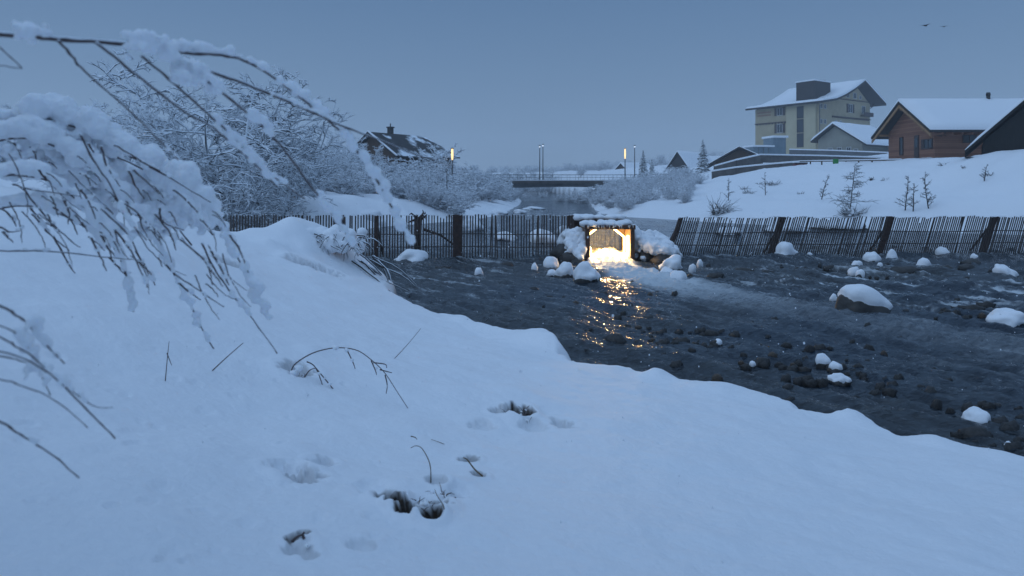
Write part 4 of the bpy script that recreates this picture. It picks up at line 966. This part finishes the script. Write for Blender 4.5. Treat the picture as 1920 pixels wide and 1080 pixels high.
def street_lamp(px, Y, ty, by, lab, lit=False, arm=.0):
    b_ = P(px, by, Y); hh = P(px, ty, Y).z - b_.z; t = empty('street_lamp', b_, lab, 'street lamp', 'street lamps')
    mb = MB(); mb.tube([(0, 0, -.6), (0, 0, hh * .5), (0, 0, hh)], [.11, .09, .065], 8); mb.build('pole', M['metal'], t, True)
    mb = MB(); mb.tube([(0, 0, hh + .003), (0, 0, hh + .12)], [.2, .14], 10); mb.build('lamp_cap', M['metal'], t, True)
    if lit:
        mb = MB(); mb.tube([(0, 0, hh - 1.45 * lit), (0, 0, hh - .9 * lit), (0, 0, hh - .004)], [.09, .14, .12], 10); mb.build('lantern', M['lampwarm'], t, True)
    else:
        mb = MB(); mb.tube([(0, -.2, hh - .22), (0, .2, hh - .22)], .12, 8); mb.build('lantern', M['bulb'], t, True)
    return t
street_lamp(1012, 118.5, 273, 336, 'slightly shorter left one of two slim unlit lamp posts side by side on the bridge')
street_lamp(1018, 123.6, 271, 336, 'slightly taller right one of two slim unlit lamp posts side by side on the bridge')
street_lamp(1172, 119, 279, 334, 'lit street lamp with a warm lantern at the right end of the bridge', 1.2)
street_lamp(1190, 124, 273, 334, 'unlit slim lamp post beside the lit one right of the bridge')
street_lamp(848, 80, 279, 372, 'lit street lamp with a warm lantern above the left bank shrubs', .9)
mb = MB(); b_ = P(838, 392, 62); mb.tube([(0, 0, -.3), (0, 0, 3.7)], [.05, .035], 8); po = mb.build('marker_pole', M['metal'], None, True); po.location = b_; tag(po, 'thin plain metal pole behind the left fence below the lit lamp', 'pole')

# ------------------------------------------------------------------ driftwood behind the left fence
dw = empty('driftwood_stump', (-3.9, 28.3, 0), 'dark uprooted stump with crooked roots behind the left fence', 'stump')
mb = MB(); mb.tube([(0, 0, -.3), (0, 0, .7), (.02, 0, 1.45)], [.16, .13, .17], 9); mb.build('trunk', M['rust'], dw, True)
rg = random.Random(3)
for i in range(9):
    a = i * .7; d = Vector((math.cos(a), .4 * math.sin(a), rg.uniform(.1, 1))); mb = MB(); mb.tube(path(rg, Vector((.02, 0, 1.4)), d, rg.uniform(.3, .6), 5, .3, .02), [.07, .06, .05, .04, .03, .015], 6); mb.build('root', M['rust'], dw, True)
for pts, lab in [([(-3.7, 28.6, 1.0), (-3.0, 28.7, .75), (-2.4, 28.8, .3)], 'broken dark branch slanting down behind the left fence')]:
    o = Vector(pts[0]); mb = MB(); mb.tube([Vector(p) - o for p in pts], [.06, .05, .045, .03][:len(pts)], 7); q = mb.build('driftwood_branch', M['rust'], None, True); q.location = o; tag(q, lab, 'driftwood')
# snow humps on stones at the water's edge upstream
for i, (px, py, w_, h_, lab) in enumerate([(905, 404, 40, 9, 'snowy bank stone far left upstream behind the fence'), (935, 402, 36, 9, 'snowy bank stone upstream behind the fence, near the river bend'), (975, 399, 26, 6, 'low snowy stone at the upstream river bend'), (1000, 392, 40, 4, 'long low snow strip stone in the upstream water'),
                                          (690, 425, 60, 26, 'snowy boulder seen through the left fence slats'), (880, 432, 46, 22, 'snowy boulder seen through the slats right of the middle post'), (600, 430, 60, 22, 'snowy boulder seen through the fence near its left end'), (1020, 455, 50, 20, 'snowy boulder seen through the slats beside the outlet'), (950, 450, 40, 14, 'low snowy stone seen through the slats between post and outlet')]):
    boulder(px, py, w_, h_, lab, show=.2, group='snowy stones upstream')
for i, (px, py, w_, h_, lab) in enumerate([(1480, 436, 70, 18, 'snowy stone behind the second bay of the leaning fence'), (1580, 430, 90, 20, 'long snowy stone behind the third bay of the leaning fence'), (1700, 428, 80, 18, 'snowy stone behind the fourth bay of the leaning fence'), (1850, 428, 100, 18, 'broad snowy stone behind the far end of the leaning fence'), (1370, 440, 50, 14, 'small snowy stone behind the first bay of the leaning fence')]):
    boulder(px, py, w_, h_, lab, show=.3, group='snowy stones upstream')

# ------------------------------------------------------------------ brush heap at the bank corner
bx, by, bz = hit(600, 470)
bh = empty('bramble_heap', (bx, by, bz), 'snow-draped bramble heap with dangling dark twigs at the bank corner by the fence', 'bush')
rg = random.Random(8); mt = MB(); mb = MB(); balls = []
for i in range(150):
    s = rg.uniform(-.9, 1.1); p = Vector((s, rg.gauss(0, .35), .12 + .2 * math.cos(s) + rg.uniform(-.2, .15)))
    d = Vector((rg.uniform(-.5, .8), -rg.random() * .7, rg.uniform(-.3, .5))); bp = path(rg, p, d, rg.uniform(.2, .6), 5, .2, .3)
    (mt if i % 9 == 0 else mb).tube(bp, [.014, .013, .012, .01, .008, .004], 4, 1.3, False)
for i in range(70): balls.append((rg.uniform(-1.2, 1.0), rg.gauss(.25, .35), .32 + rg.uniform(-.25, .12), rg.uniform(.10, .24)))
mt.build('stem', M['frost2'], bh, True); mb.build('twigs', M['frost2'], bh, True); snow_lump('snow_load', balls, M['snow'], bh, .04, 3, .08, .3)
x0, y0, z0 = hit(690, 520)
bk = empty('root_tangle', (x0, y0, z0), 'dark tangle of snow-lined roots hanging from the bank edge into the water', 'roots'); mb = MB()
for i in range(30):
    p = Vector((rg.uniform(-.9, .1), rg.uniform(.2, .8), rg.uniform(.1, .5))); bp = path(rg, p, Vector((1, -.3, -.55)), rg.uniform(.6, 1.5), 5, .1, .05); r_ = rg.uniform(.008, .022); mb.tube(bp, [r_, r_, r_, r_ * .9, r_ * .7, r_ * .3], 5, .8, False)
mb.build('roots', M['frost2'], bk, True)

# ------------------------------------------------------------------ foreground shrub, near the lens
def smooth_path(pp, n):
    out = []; m_ = len(pp)
    for i in range(m_ - 1):
        p0, p1, p2, p3 = pp[max(i - 1, 0)], pp[i], pp[i + 1], pp[min(i + 2, m_ - 1)]
        for q in range(n):
            t = q / n; out.append(.5 * ((2 * p1) + (p2 - p0) * t + (2 * p0 - 5 * p1 + 4 * p2 - p3) * t * t + (3 * p1 - p0 - 3 * p2 + p3) * t ** 3))
    out.append(pp[-1]); return out
class Shrub:
    def __init__(s, name, label, anchor, seed):
        s.t = empty(name, anchor, label, 'shrub'); s.o = Vector(anchor); s.balls = []; s.rg = random.Random(seed)
    def branch(s, pix, Y0, Y1, r0, r1, snow=(), mat='rime'):
        m_ = len(pix); pp = [P(px, py, Y0 + (Y1 - Y0) * i / (m_ - 1)) - s.o for i, (px, py) in enumerate(pix)]
        sp = smooth_path(pp, 5); n_ = len(sp); Ym = (Y0 + Y1) / 2; k = Ym / F
        sp = [p + rvec(s.rg, .5 * k) for p in sp]
        mb = MB(); mb.tube(sp, [(r0 + (r1 - r0) * i / (n_ - 1)) * k * .72 * (1 + .25 * (i % 4 == 0)) for i in range(n_)], 6); mb.build('branch', M[mat], s.t, True)
        for t0, t1, th in snow:
            f = t0; L = sum((sp[i + 1] - sp[i]).length for i in range(n_ - 1)); step = th * k * .34 / L
            while f < t1:
                i = min(n_ - 2, int(f * (n_ - 1))); p = sp[i].lerp(sp[i + 1], f * (n_ - 1) - i); e = math.sin(math.pi * min(1, max(.08, (f - t0) / max(1e-6, t1 - t0)))) ** .5
                r_ = th * k * .5 * (.4 + .85 * s.rg.random()) * (.5 + .5 * e)
                if s.rg.random() < .05: f += step * 1.6; continue
                d = (sp[i + 1] - sp[i]).normalized(); hz = math.sqrt(max(0, 1 - d.z * d.z))
                s.balls.append((p.x + s.rg.gauss(0, .30 * r_), p.y + s.rg.gauss(0, .30 * r_), p.z + r_ * (.25 + .62 * hz), (r_, r_, r_ * s.rg.uniform(.85, 1.15)))); f += step * s.rg.uniform(.8, 1.4)
    def clump(s, px, py, Y, r, n_=8):
        k = Y / F
        for i in range(n_ * 4):
            p = P(px + s.rg.gauss(0, r * .5), py + s.rg.gauss(0, r * .26), Y) - s.o; rr = r * k * s.rg.uniform(.12, .29); s.balls.append((p.x, p.y + s.rg.gauss(0, .4 * r * k), p.z, rr))
    def done(s, voxel): return snow_lump('snow_load', s.balls, M['clump'], s.t, voxel, 1, voxel * 4.0, .03)

S1 = Shrub('overhanging_branch', 'long dark snow-lumped branch arching in from the upper left with drooping twigs', P(-160, 60, 1.3), 1)
S1.branch([(-160, 58), (0, 65), (60, 68), (110, 73), (215, 80), (290, 92), (350, 99), (415, 103), (470, 118), (540, 165), (600, 212), (650, 258)], 1.3, 1.75, 7, 3,
          [(.14, .235, 24), (.44, .62, 26), (.60, .70, 18), (.73, .97, 24)])
S1.branch([(650, 258), (690, 310), (720, 360), (745, 410), (775, 465)], 1.75, 1.9, 3, 2, [(0, .98, 25)])
S1.branch([(110, 75), (135, 105), (160, 135), (240, 205), (300, 265), (335, 300)], 1.37, 1.7, 3.4, 1.6, [(.8, 1, 10)])
S1.branch([(180, 80), (250, 135), (340, 205), (400, 240), (470, 300), (520, 350)], 1.42, 1.8, 3.6, 2, [(.62, 1, 16)])
S1.branch([(265, 105), (330, 160), (380, 205), (430, 250), (500, 320), (570, 372)], 1.45, 1.85, 3.4, 2, [(.5, .95, 17)])
S1.branch([(380, 145), (450, 200), (500, 245), (540, 290), (580, 345), (610, 385), (640, 425), (672, 480)], 1.5, 1.9, 3.6, 2, [(.18, .36, 26), (.60, 1, 17)])
S1.branch([(365, 125), (440, 150), (540, 190), (640, 235), (700, 258), (780, 290), (850, 310)], 1.5, 1.95, 4.5, 1.2, [(.15, .5, 9)])
S1.branch([(240, 76), (265, 78), (285, 93)], 1.42, 1.43, 3.5, 3)
S1.branch([(0, 88), (25, 112), (42, 128)], 1.35, 1.4, 2, 1.2); S1.branch([(-30, 118), (0, 123), (42, 128)], 1.35, 1.4, 2, 1.2)
S1.clump(50, 56, 1.33, 24, 10); S1.clump(262, 82, 1.42, 36, 12); S1.clump(318, 98, 1.47, 32, 12); S1.clump(360, 128, 1.5, 34, 12); S1.clump(400, 158, 1.52, 26, 8); S1.clump(345, 148, 1.5, 28, 8)
S1.done(.0045)

rg = random.Random(61); mt = MB(); mc = MB(); o_ = Vector((-4.3, .35, gz(-4.3, .35))) - S1.o  # unseen tree left of the frame, added to shade the left foreground snow
for st_ in range(6):
    az = st_ * 1.05; pts = path(rg, o_ + Vector((.1 * math.cos(az), .1 * math.sin(az), -.2)), Vector((.5 * math.cos(az), .5 * math.sin(az), 1)), 4.6, 10, .06, 0); mt.tube(pts, [.05 * (1 - .8 * i / 10) + .008 for i in range(11)], 7, .3)
    for b in range(16):
        i = min(9, int((.2 + .8 * b / 16) * 10)); a2 = rg.random() * 6.28; bp = path(rg, pts[i], Vector((math.cos(a2), math.sin(a2), rg.uniform(.1, .6))), rg.uniform(.7, 1.5), 6, .12, .12); mc.tube(bp, [.025, .024, .022, .02, .017, .013, .008], 4, 1.5, False)
        for q in range(8):
            tp = path(rg, bp[1 + q % 6], rvec(rg, .6) + Vector((0, 0, .1)), rg.uniform(.3, .7), 3, .12, .2); mc.tube(tp, [.022, .02, .016, .008], 4, 1.6, False)
mt.build('trunk', M['frost'], S1.t, True); mc.build('crown', M['frost'], S1.t, True)
S2 = Shrub('snow_heavy_bush', 'bush bent under heavy snow on the left with dozens of drooping brown twigs', P(-120, 420, 2.4), 2)
for pix, Y0, Y1, r0, r1, sn in [
    ([(-120, 275), (-20, 240), (60, 226), (140, 236), (190, 258), (260, 300), (340, 345), (395, 392), (430, 455), (480, 545), (505, 600)], 2.3, 2.5, 5, 2, [(.05, .5, 50), (.42, .74, 50), (.7, 1, 24)]),
    ([(-120, 300), (0, 262), (70, 262), (150, 300), (220, 360), (280, 430), (330, 520), (400, 655)], 2.2, 2.5, 4, 1.6, [(.1, .7, 40), (.72, .98, 18)]),
    ([(-120, 360), (0, 330), (80, 335), (150, 380), (200, 440), (235, 510), (250, 585)], 2.1, 2.35, 4, 2, [(.15, .8, 30), (.8, 1, 18)]),
    ([(-80, 255), (40, 245), (130, 270), (230, 330), (310, 400), (360, 460)], 2.5, 2.8, 4, 2, [(.1, .9, 48)]),
    ([(-80, 300), (60, 290), (160, 340), (260, 400), (330, 450)], 2.6, 2.9, 4, 2, [(.1, .95, 46)]),
    ([(-80, 330), (40, 310), (120, 350), (190, 400), (230, 450)], 2.4, 2.6, 4, 2, [(.1, .95, 40)]),
    ([(130, 250), (210, 290), (290, 330), (350, 390), (400, 440)], 2.45, 2.6, 3, 2, [(0, .95, 42)]),
    ([(-80, 415), (30, 385), (110, 400), (180, 440), (215, 480)], 2.3, 2.4, 3, 2, [(.2, .9, 30)])]:
    S2.branch(pix, Y0, Y1, r0, r1, sn)
lines = [[(150, 250), (175, 300), (205, 345), (240, 410), (275, 450)], [(215, 272), (262, 300), (300, 320)], [(262, 300), (330, 340), (395, 380)], [(190, 275), (200, 310), (225, 350)], [(72, 318), (90, 340), (110, 352)], [(0, 308), (15, 318), (28, 323)],
         [(25, 345), (60, 355), (150, 368)], [(40, 350), (90, 410), (120, 440), (150, 465)], [(42, 370), (65, 400), (88, 425)], [(150, 355), (165, 375), (180, 410)], [(242, 320), (255, 350), (270, 372)], [(250, 318), (280, 345), (300, 365)], [(325, 355), (360, 385), (400, 440)],
         [(100, 388), (130, 410), (145, 440)], [(190, 390), (240, 440), (260, 480)], [(-30, 470), (50, 470), (110, 472), (210, 483), (262, 487)], [(205, 482), (225, 505), (240, 520)], [(338, 448), (380, 485), (400, 512), (418, 538)], [(380, 485), (400, 500)], [(378, 455), (400, 500), (430, 545), (475, 600), (520, 662)], [(395, 470), (415, 505), (430, 535)],
         [(100, 442), (120, 480), (140, 512)], [(170, 445), (185, 475), (200, 508)], [(190, 440), (205, 470), (210, 490)], [(255, 470), (275, 505), (290, 535)], [(260, 490), (285, 515)], [(310, 495), (330, 515), (375, 545), (420, 575)], [(335, 530), (355, 548), (375, 562)], [(430, 440), (450, 470), (466, 512)], [(290, 400), (320, 440), (330, 470)],
         [(300, 390), (305, 415), (345, 432)], [(120, 375), (130, 400), (128, 420)], [(0, 425), (20, 435), (38, 432)], [(5, 435), (15, 445), (24, 455)], [(0, 390), (20, 405), (30, 425)], [(165, 270), (185, 300)], [(215, 430), (245, 470), (270, 520), (277, 540)], [(230, 380), (262, 402), (300, 452)], [(60, 400), (95, 440), (130, 470)]]
for i, pix in enumerate(lines):
    Y = 1.9 + .5 * ((i * 37) % 11) / 11; a_ = (i * .37) % .6; S2.branch(pix, Y, Y + .12, 2.8, 1.2, [(a_, a_ + .3, 6 + i % 5)] if i % 4 else [(.2, .45, 7), (.6, .9, 11)])
rg = random.Random(31)
for i in range(46):   # short side twigs poking out of the snow
    px, py = rg.uniform(10, 400), 0; py = 250 + (px * .35) + rg.uniform(-10, 150); Y = rg.uniform(1.95, 2.3); l = rg.uniform(14, 44); a = R(rg.uniform(30, 75))
    S2.branch([(px, py), (px + l * .5 * math.cos(a), py + l * .42 * math.sin(a)), (px + l * math.cos(a) * .9, py + l * math.sin(a))], Y, Y + .03, 2.1, .9, [(.1, .6, 7)] if i % 3 == 0 else [])
for i in range(18):
    px = rg.uniform(0, 430); py = 300 + px * .33 + rg.uniform(-30, 110); Y = rg.uniform(1.9, 2.4); l = rg.uniform(50, 130); a = R(rg.uniform(42, 72)); c_ = rg.uniform(-.15, .2)
    f0 = rg.uniform(0, .6)
    S2.branch([(px, py), (px + l * .35 * math.cos(a - c_), py + l * .35 * math.sin(a - c_)), (px + l * .7 * math.cos(a), py + l * .7 * math.sin(a)), (px + l * math.cos(a + c_), py + l * math.sin(a + c_))], Y, Y + .08, 1.7, .8, [(f0, f0 + .35, rg.uniform(4, 8))])
for px, py, Y, r in [(20, 262, 2.3, 44), (90, 250, 2.35, 42), (150, 252, 2.4, 36), (60, 270, 2.4, 60), (140, 300, 2.5, 60), (200, 320, 2.55, 55), (260, 350, 2.6, 50), (320, 385, 2.6, 44), (20, 310, 2.5, 50), (160, 375, 2.6, 38), (290, 425, 2.7, 36), (380, 410, 2.6, 30), (0, 270, 2.4, 50)]:
    S2.clump(px, py, Y, r * .95, 14)
S2.done(.0062)

S3 = Shrub('drooping_twigs', 'spray of thin snow-dusted twigs drooping into the lower left corner', P(-120, 640, 1.3), 3)
for pix, r0, r1, sn in [([(-120, 520), (0, 572), (30, 590), (57, 612), (90, 650), (121, 682)], 4, 1.6, [(.55, .95, 18)]), ([(-120, 590), (0, 632), (30, 650), (60, 668), (120, 720), (175, 760), (212, 764)], 3, 1.2, [(.5, .8, 16)]),
                        ([(-120, 650), (0, 668), (22, 672), (55, 682)], 3.4, 1.6, []), ([(-80, 640), (40, 670), (106, 710), (150, 755), (190, 795), (217, 822)], 3, 2, [(.35, .5, 14)]), ([(-120, 690), (0, 711), (42, 724), (100, 748), (165, 802)], 2.6, 1.2, []),
                        ([(-120, 740), (0, 790), (28, 808), (60, 828), (110, 862), (148, 897)], 3.4, 1.8, [(.55, .65, 9)]), ([(-100, 590), (0, 610), (45, 640), (70, 690), (95, 740)], 2.4, 1.2, [(.4, .9, 22)])]:
    S3.branch(pix, 1.25, 1.5, r0, r1, sn)
S3.clump(65, 605, 1.4, 20, 6); S3.clump(60, 690, 1.4, 24, 6)
S3.done(.0045)

# ------------------------------------------------------------------ dry stems standing in the snow
def stem(paths, lab, cat='stem', name='dry_stem', r=.0022, mat='twig', balls=()):
    x, y, z = hit(*paths[0][0]); t = empty(name, (x, y, z), lab, cat); k = y / F
    for i, pts in enumerate(paths):
        pp = []
        for j, q in enumerate(pts):
            px, py = q[:2]; dy = q[2] if len(q) > 2 else 0
            v = P(px, py, y + dy); zz = gz(v.x, v.y); pp.append(v - Vector((x, y, z)))
        pp = smooth_path(pp, 5); mb = MB(); mb.tube(pp, [r * (1 - .55 * i_ / len(pp)) for i_ in range(len(pp))], 6); mb.build('stalk', M[mat], t, True)
    if balls:
        for px, py, rr in balls:
            m_ = rock_mesh(rr * k, rr * k, rr * k * .8, px % 17, 2, .5).build('snow_bit', M['clump'], t, True); m_.location = P(px, py, y) - Vector((x, y, z))
    return t
stem([[(545, 702), (552, 684), (580, 665), (610, 655), (640, 652), (672, 658), (700, 678), (722, 700), (745, 735), (769, 772)], [(575, 678), (592, 690), (608, 735), (612, 778)], [(592, 690), (625, 730), (645, 760), (663, 792)], [(700, 680), (722, 683), (725, 690)], [(712, 693), (735, 699)], [(722, 703), (726, 722), (724, 738)],
      [(650, 655), (662, 680), (666, 692)], [(568, 712), (580, 695), (592, 690)], [(696, 676), (704, 695), (706, 703)]], 'arching dark twig with hanging side shoots on the snow in the foreground', 'twig', 'arching_twig', .006, 'twig',
     [(560, 690, 8), (630, 652, 6), (650, 656, 5), (552, 700, 9), (660, 675, 4), (618, 720, 4), (598, 700, 4), (706, 690, 3)])
stem([[(395, 698), (425, 670), (456, 643)]], 'dark straight stem leaning right, on the snow left of the arching twig', r=.005)
stem([[(310, 714), (313, 680), (317, 640)], [(313, 662), (318, 675), (322, 685)]], 'thin upright stem with one side shoot, standing in the snow', r=.004)
stem([[(740, 672), (765, 645), (789, 616)]], 'pale thin straight stem leaning right, near the bank edge', r=.004)
stem([[(808, 905), (806, 870), (792, 842), (780, 836), (770, 840)], [(770, 818), (778, 820), (782, 824)]], 'bent dry grass blade rising over the dark hole in the snow', 'grass', 'dry_grass', .0035, 'straw')
stem([[(843, 838), (826, 830), (808, 824)]], 'short pale grass tip lying on the snow', 'grass', 'dry_grass', .003, 'straw')
stem([[(835, 975), (832, 950), (820, 930), (815, 918)]], 'pale grass blade at the right rim of the dark hole', 'grass', 'dry_grass', .003, 'straw')
stem([[(905, 893), (890, 880), (876, 862), (868, 858)]], 'short brown leaf stalk in the small dent of the snow', 'grass', 'dry_grass', .006, 'straw')
stem([[(548, 1016), (555, 1008), (566, 1003)], [(570, 1010), (568, 1002), (571, 998)]], 'little dark twig stub at the bottom dent in the snow', 'twig', 'twig_stub', .007)
rg = random.Random(77)
def tuft(px, py, n_, lab, spread=.07, hh=.07):
    x, y, z = hit(px, py); t = empty('grass_tuft', (x, y, gz(x, y)), lab, 'grass'); mb = MB(); bl = []
    for i in range(n_):
        a = rg.random() * 6.28; p = Vector((rg.gauss(0, spread), rg.gauss(0, spread), .0)); L = hh * rg.uniform(.5, 1.3)
        tp = path(rg, p, Vector((math.cos(a) * .7, math.sin(a) * .7, .8)), L, 4, .2, .25); m2 = MB() if n_ <= 14 else mb; m2.tube(tp, [.0022, .0022, .002, .0015, .0008], 4)
        if n_ <= 14: m2.build('blade', M['twig'], t, True)
        if i % 5 == 0: bl.append((tp[2].x, tp[2].y, tp[2].z, rg.uniform(.008, .018)))
    if n_ > 14: mb.build('blades', M['twig'], t, True)
    for q, (a, b2, c, r_) in enumerate(bl): m_ = rock_mesh(r_, r_, r_ * .8, q + px % 7, 2, .5).build('snow_bit', M['clump'], t, True); m_.location = (a, b2, c)
tuft(797, 962, 12, 'dark tuft in the largest open hole of the snow', .03, .04); tuft(975, 775, 26, 'dark tuft poking out of the hole near the bank edge', .05, .10)
tuft(836, 935, 10, 'snowy grass sprigs right of the open hole', .04, .07); tuft(560, 1022, 7, 'sparse sprigs at the bottom dent of the snow', .03, .04); tuft(560, 692, 16, 'twiggy clump at the root of the arching twig', .05, .07)

# ------------------------------------------------------------------ birds
def bird(px, py, Y, lab, fl, s):
    t = empty('flying_bird', P(px, py, Y), lab, 'bird', 'birds in the sky', fl); V, Fc = ICO[2]; mb = MB()
    mb.add([(v.x * .2 + (.12 * v.x ** 3), v.y * .08 * (1 - .4 * v.x), v.z * .07) for v in V], Fc); mb.add([(.22 + v.x * .06, v.y * .05, .02 + v.z * .045) for v in V], Fc); b_ = mb.build('body', M['feather'], t, True)
    for sgn in (-1, 1):
        mb = MB(); top = [(.1, 0, .03), (.12, sgn * .2, .12), (.04, sgn * .42, .10), (-.08, sgn * .5, .06), (-.06, sgn * .22, .08), (-.1, 0, .02)]
        n_ = 6; mb.add(top + [(a, b2, c - .015) for a, b2, c in top], [tuple(range(n_)), tuple(range(2 * n_ - 1, n_ - 1, -1))] + [(i, i + n_, (i + 1) % n_ + n_, (i + 1) % n_) for i in range(n_)]); mb.build('wing', M['feather'], t)
    mb = MB(); mb.add([(-.18, -.03, 0), (-.36, -.07, 0), (-.36, .07, 0), (-.18, .03, 0), (-.18, -.03, -.012), (-.36, -.07, -.012), (-.36, .07, -.012), (-.18, .03, -.012)], [(0, 1, 2, 3), (7, 6, 5, 4), (0, 4, 5, 1), (1, 5, 6, 2), (2, 6, 7, 3), (3, 7, 4, 0)]); mb.build('tail', M['feather'], t)
    t.scale = (s,) * 3
bird(1735, 48, 70, 'left and larger of two small dark birds high in the sky', .5, 1.1); bird(1770, 50, 76, 'right and smaller of two small dark birds high in the sky', 1.2, .8)

# ------------------------------------------------------------------ falling snow
mb = MB(); rg = random.Random(99); V, Fc = ICO[1]
for i in range(900):
    Y = rg.uniform(2.5, 22); x = rg.uniform(-.85, .95) * Y; z = rg.uniform(.2, 2.75); r_ = rg.uniform(.003, .006)
    if z < H - .65 * Y: continue
    mb.add([(x + v.x * r_, Y + v.y * r_, z + v.z * r_ * 1.3) for v in V], Fc)
tag(mb.build('falling_snow', M['snow'], None, True), kind='stuff')

# ------------------------------------------------------------------ air
mb = MB(); mb.box(-330, 330, -40, 620, -2.5, 45); hz = mb.build('haze', M['snow'], None); hz.data.materials.clear()
hm = bpy.data.materials.new('haze_air'); hm.use_nodes = True; nt = hm.node_tree; nt.nodes.clear()
ou = N(nt, 'ShaderNodeOutputMaterial'); vo = N(nt, 'ShaderNodeVolumePrincipled'); vo.inputs['Density'].default_value = .0009; vo.inputs['Color'].default_value = (.86, .9, .95, 1); vo.inputs['Anisotropy'].default_value = .2
nt.links.new(vo.outputs['Volume'], ou.inputs['Volume']); hz.data.materials.append(hm); tag(hz, kind='stuff')

# ------------------------------------------------------------------ light, sky, camera
SUN_EL, SUN_AZ = R(32), R(250)
w = bpy.data.worlds.new('World'); scene.world = w; w.use_nodes = True; nt = w.node_tree; bg = nt.nodes['Background']
sky = N(nt, 'ShaderNodeTexSky', sky_type='NISHITA'); sky.sun_disc = False; sky.sun_elevation = SUN_EL; sky.sun_rotation = SUN_AZ; sky.air_density = 1; sky.dust_density = 2; sky.ozone_density = 3
tc = N(nt, 'ShaderNodeTexCoord'); sp = N(nt, 'ShaderNodeSeparateXYZ'); nt.links.new(tc.outputs['Generated'], sp.inputs['Vector'])
cl = ramp(nt, sp.outputs['Z'], [(0.0, (.190, .288, .432)), (.10, (.158, .258, .412)), (.27, (.104, .195, .350)), (.5, (.21, .36, .60)), (1.0, (.375, .575, .90))])
vm = N(nt, 'ShaderNodeVectorMath', operation='SCALE'); vm.inputs['Scale'].default_value = 10; nt.links.new(cl.outputs['Color'], vm.inputs[0])
mx = N(nt, 'ShaderNodeMix', data_type='RGBA'); mx.inputs['Factor'].default_value = .94; nt.links.new(sky.outputs['Color'], mx.inputs['A']); nt.links.new(vm.outputs['Vector'], mx.inputs['B'])
nt.links.new(mx.outputs['Result'], bg.inputs['Color']); bg.inputs['Strength'].default_value = .1
sl = bpy.data.lights.new('sun', 'SUN'); sl.energy = .42; sl.angle = R(50); sl.color = (.58, .785, 1)
so = bpy.data.objects.new('sun', sl); C.objects.link(so)
dv = Vector((math.sin(SUN_AZ) * math.cos(SUN_EL), math.cos(SUN_AZ) * math.cos(SUN_EL), math.sin(SUN_EL))); so.rotation_euler = (-dv).to_track_quat('-Z', 'Y').to_euler()
cam = bpy.data.cameras.new('camera'); cam.sensor_width = 36; cam.lens = 24; cam.shift_y = -(540 - HZ) / 1920; cam.clip_start = .05; cam.clip_end = 3000
cam.dof.use_dof = True; cam.dof.focus_distance = 14; cam.dof.aperture_fstop = 3.2
co = bpy.data.objects.new('camera', cam); C.objects.link(co); co.location = (0, 0, H); co.rotation_euler = (R(90), 0, 0); scene.camera = co
vs_ = scene.view_settings; vs_.view_transform = 'Standard'; vs_.look = 'None'; vs_.exposure = 0; vs_.gamma = 1
scene.cycles.use_denoising = True; scene.cycles.max_bounces = 8; scene.cycles.volume_bounces = 1; scene.cycles.sample_clamp_indirect = 6
scene.cycles.caustics_reflective = False; scene.cycles.caustics_refractive = False
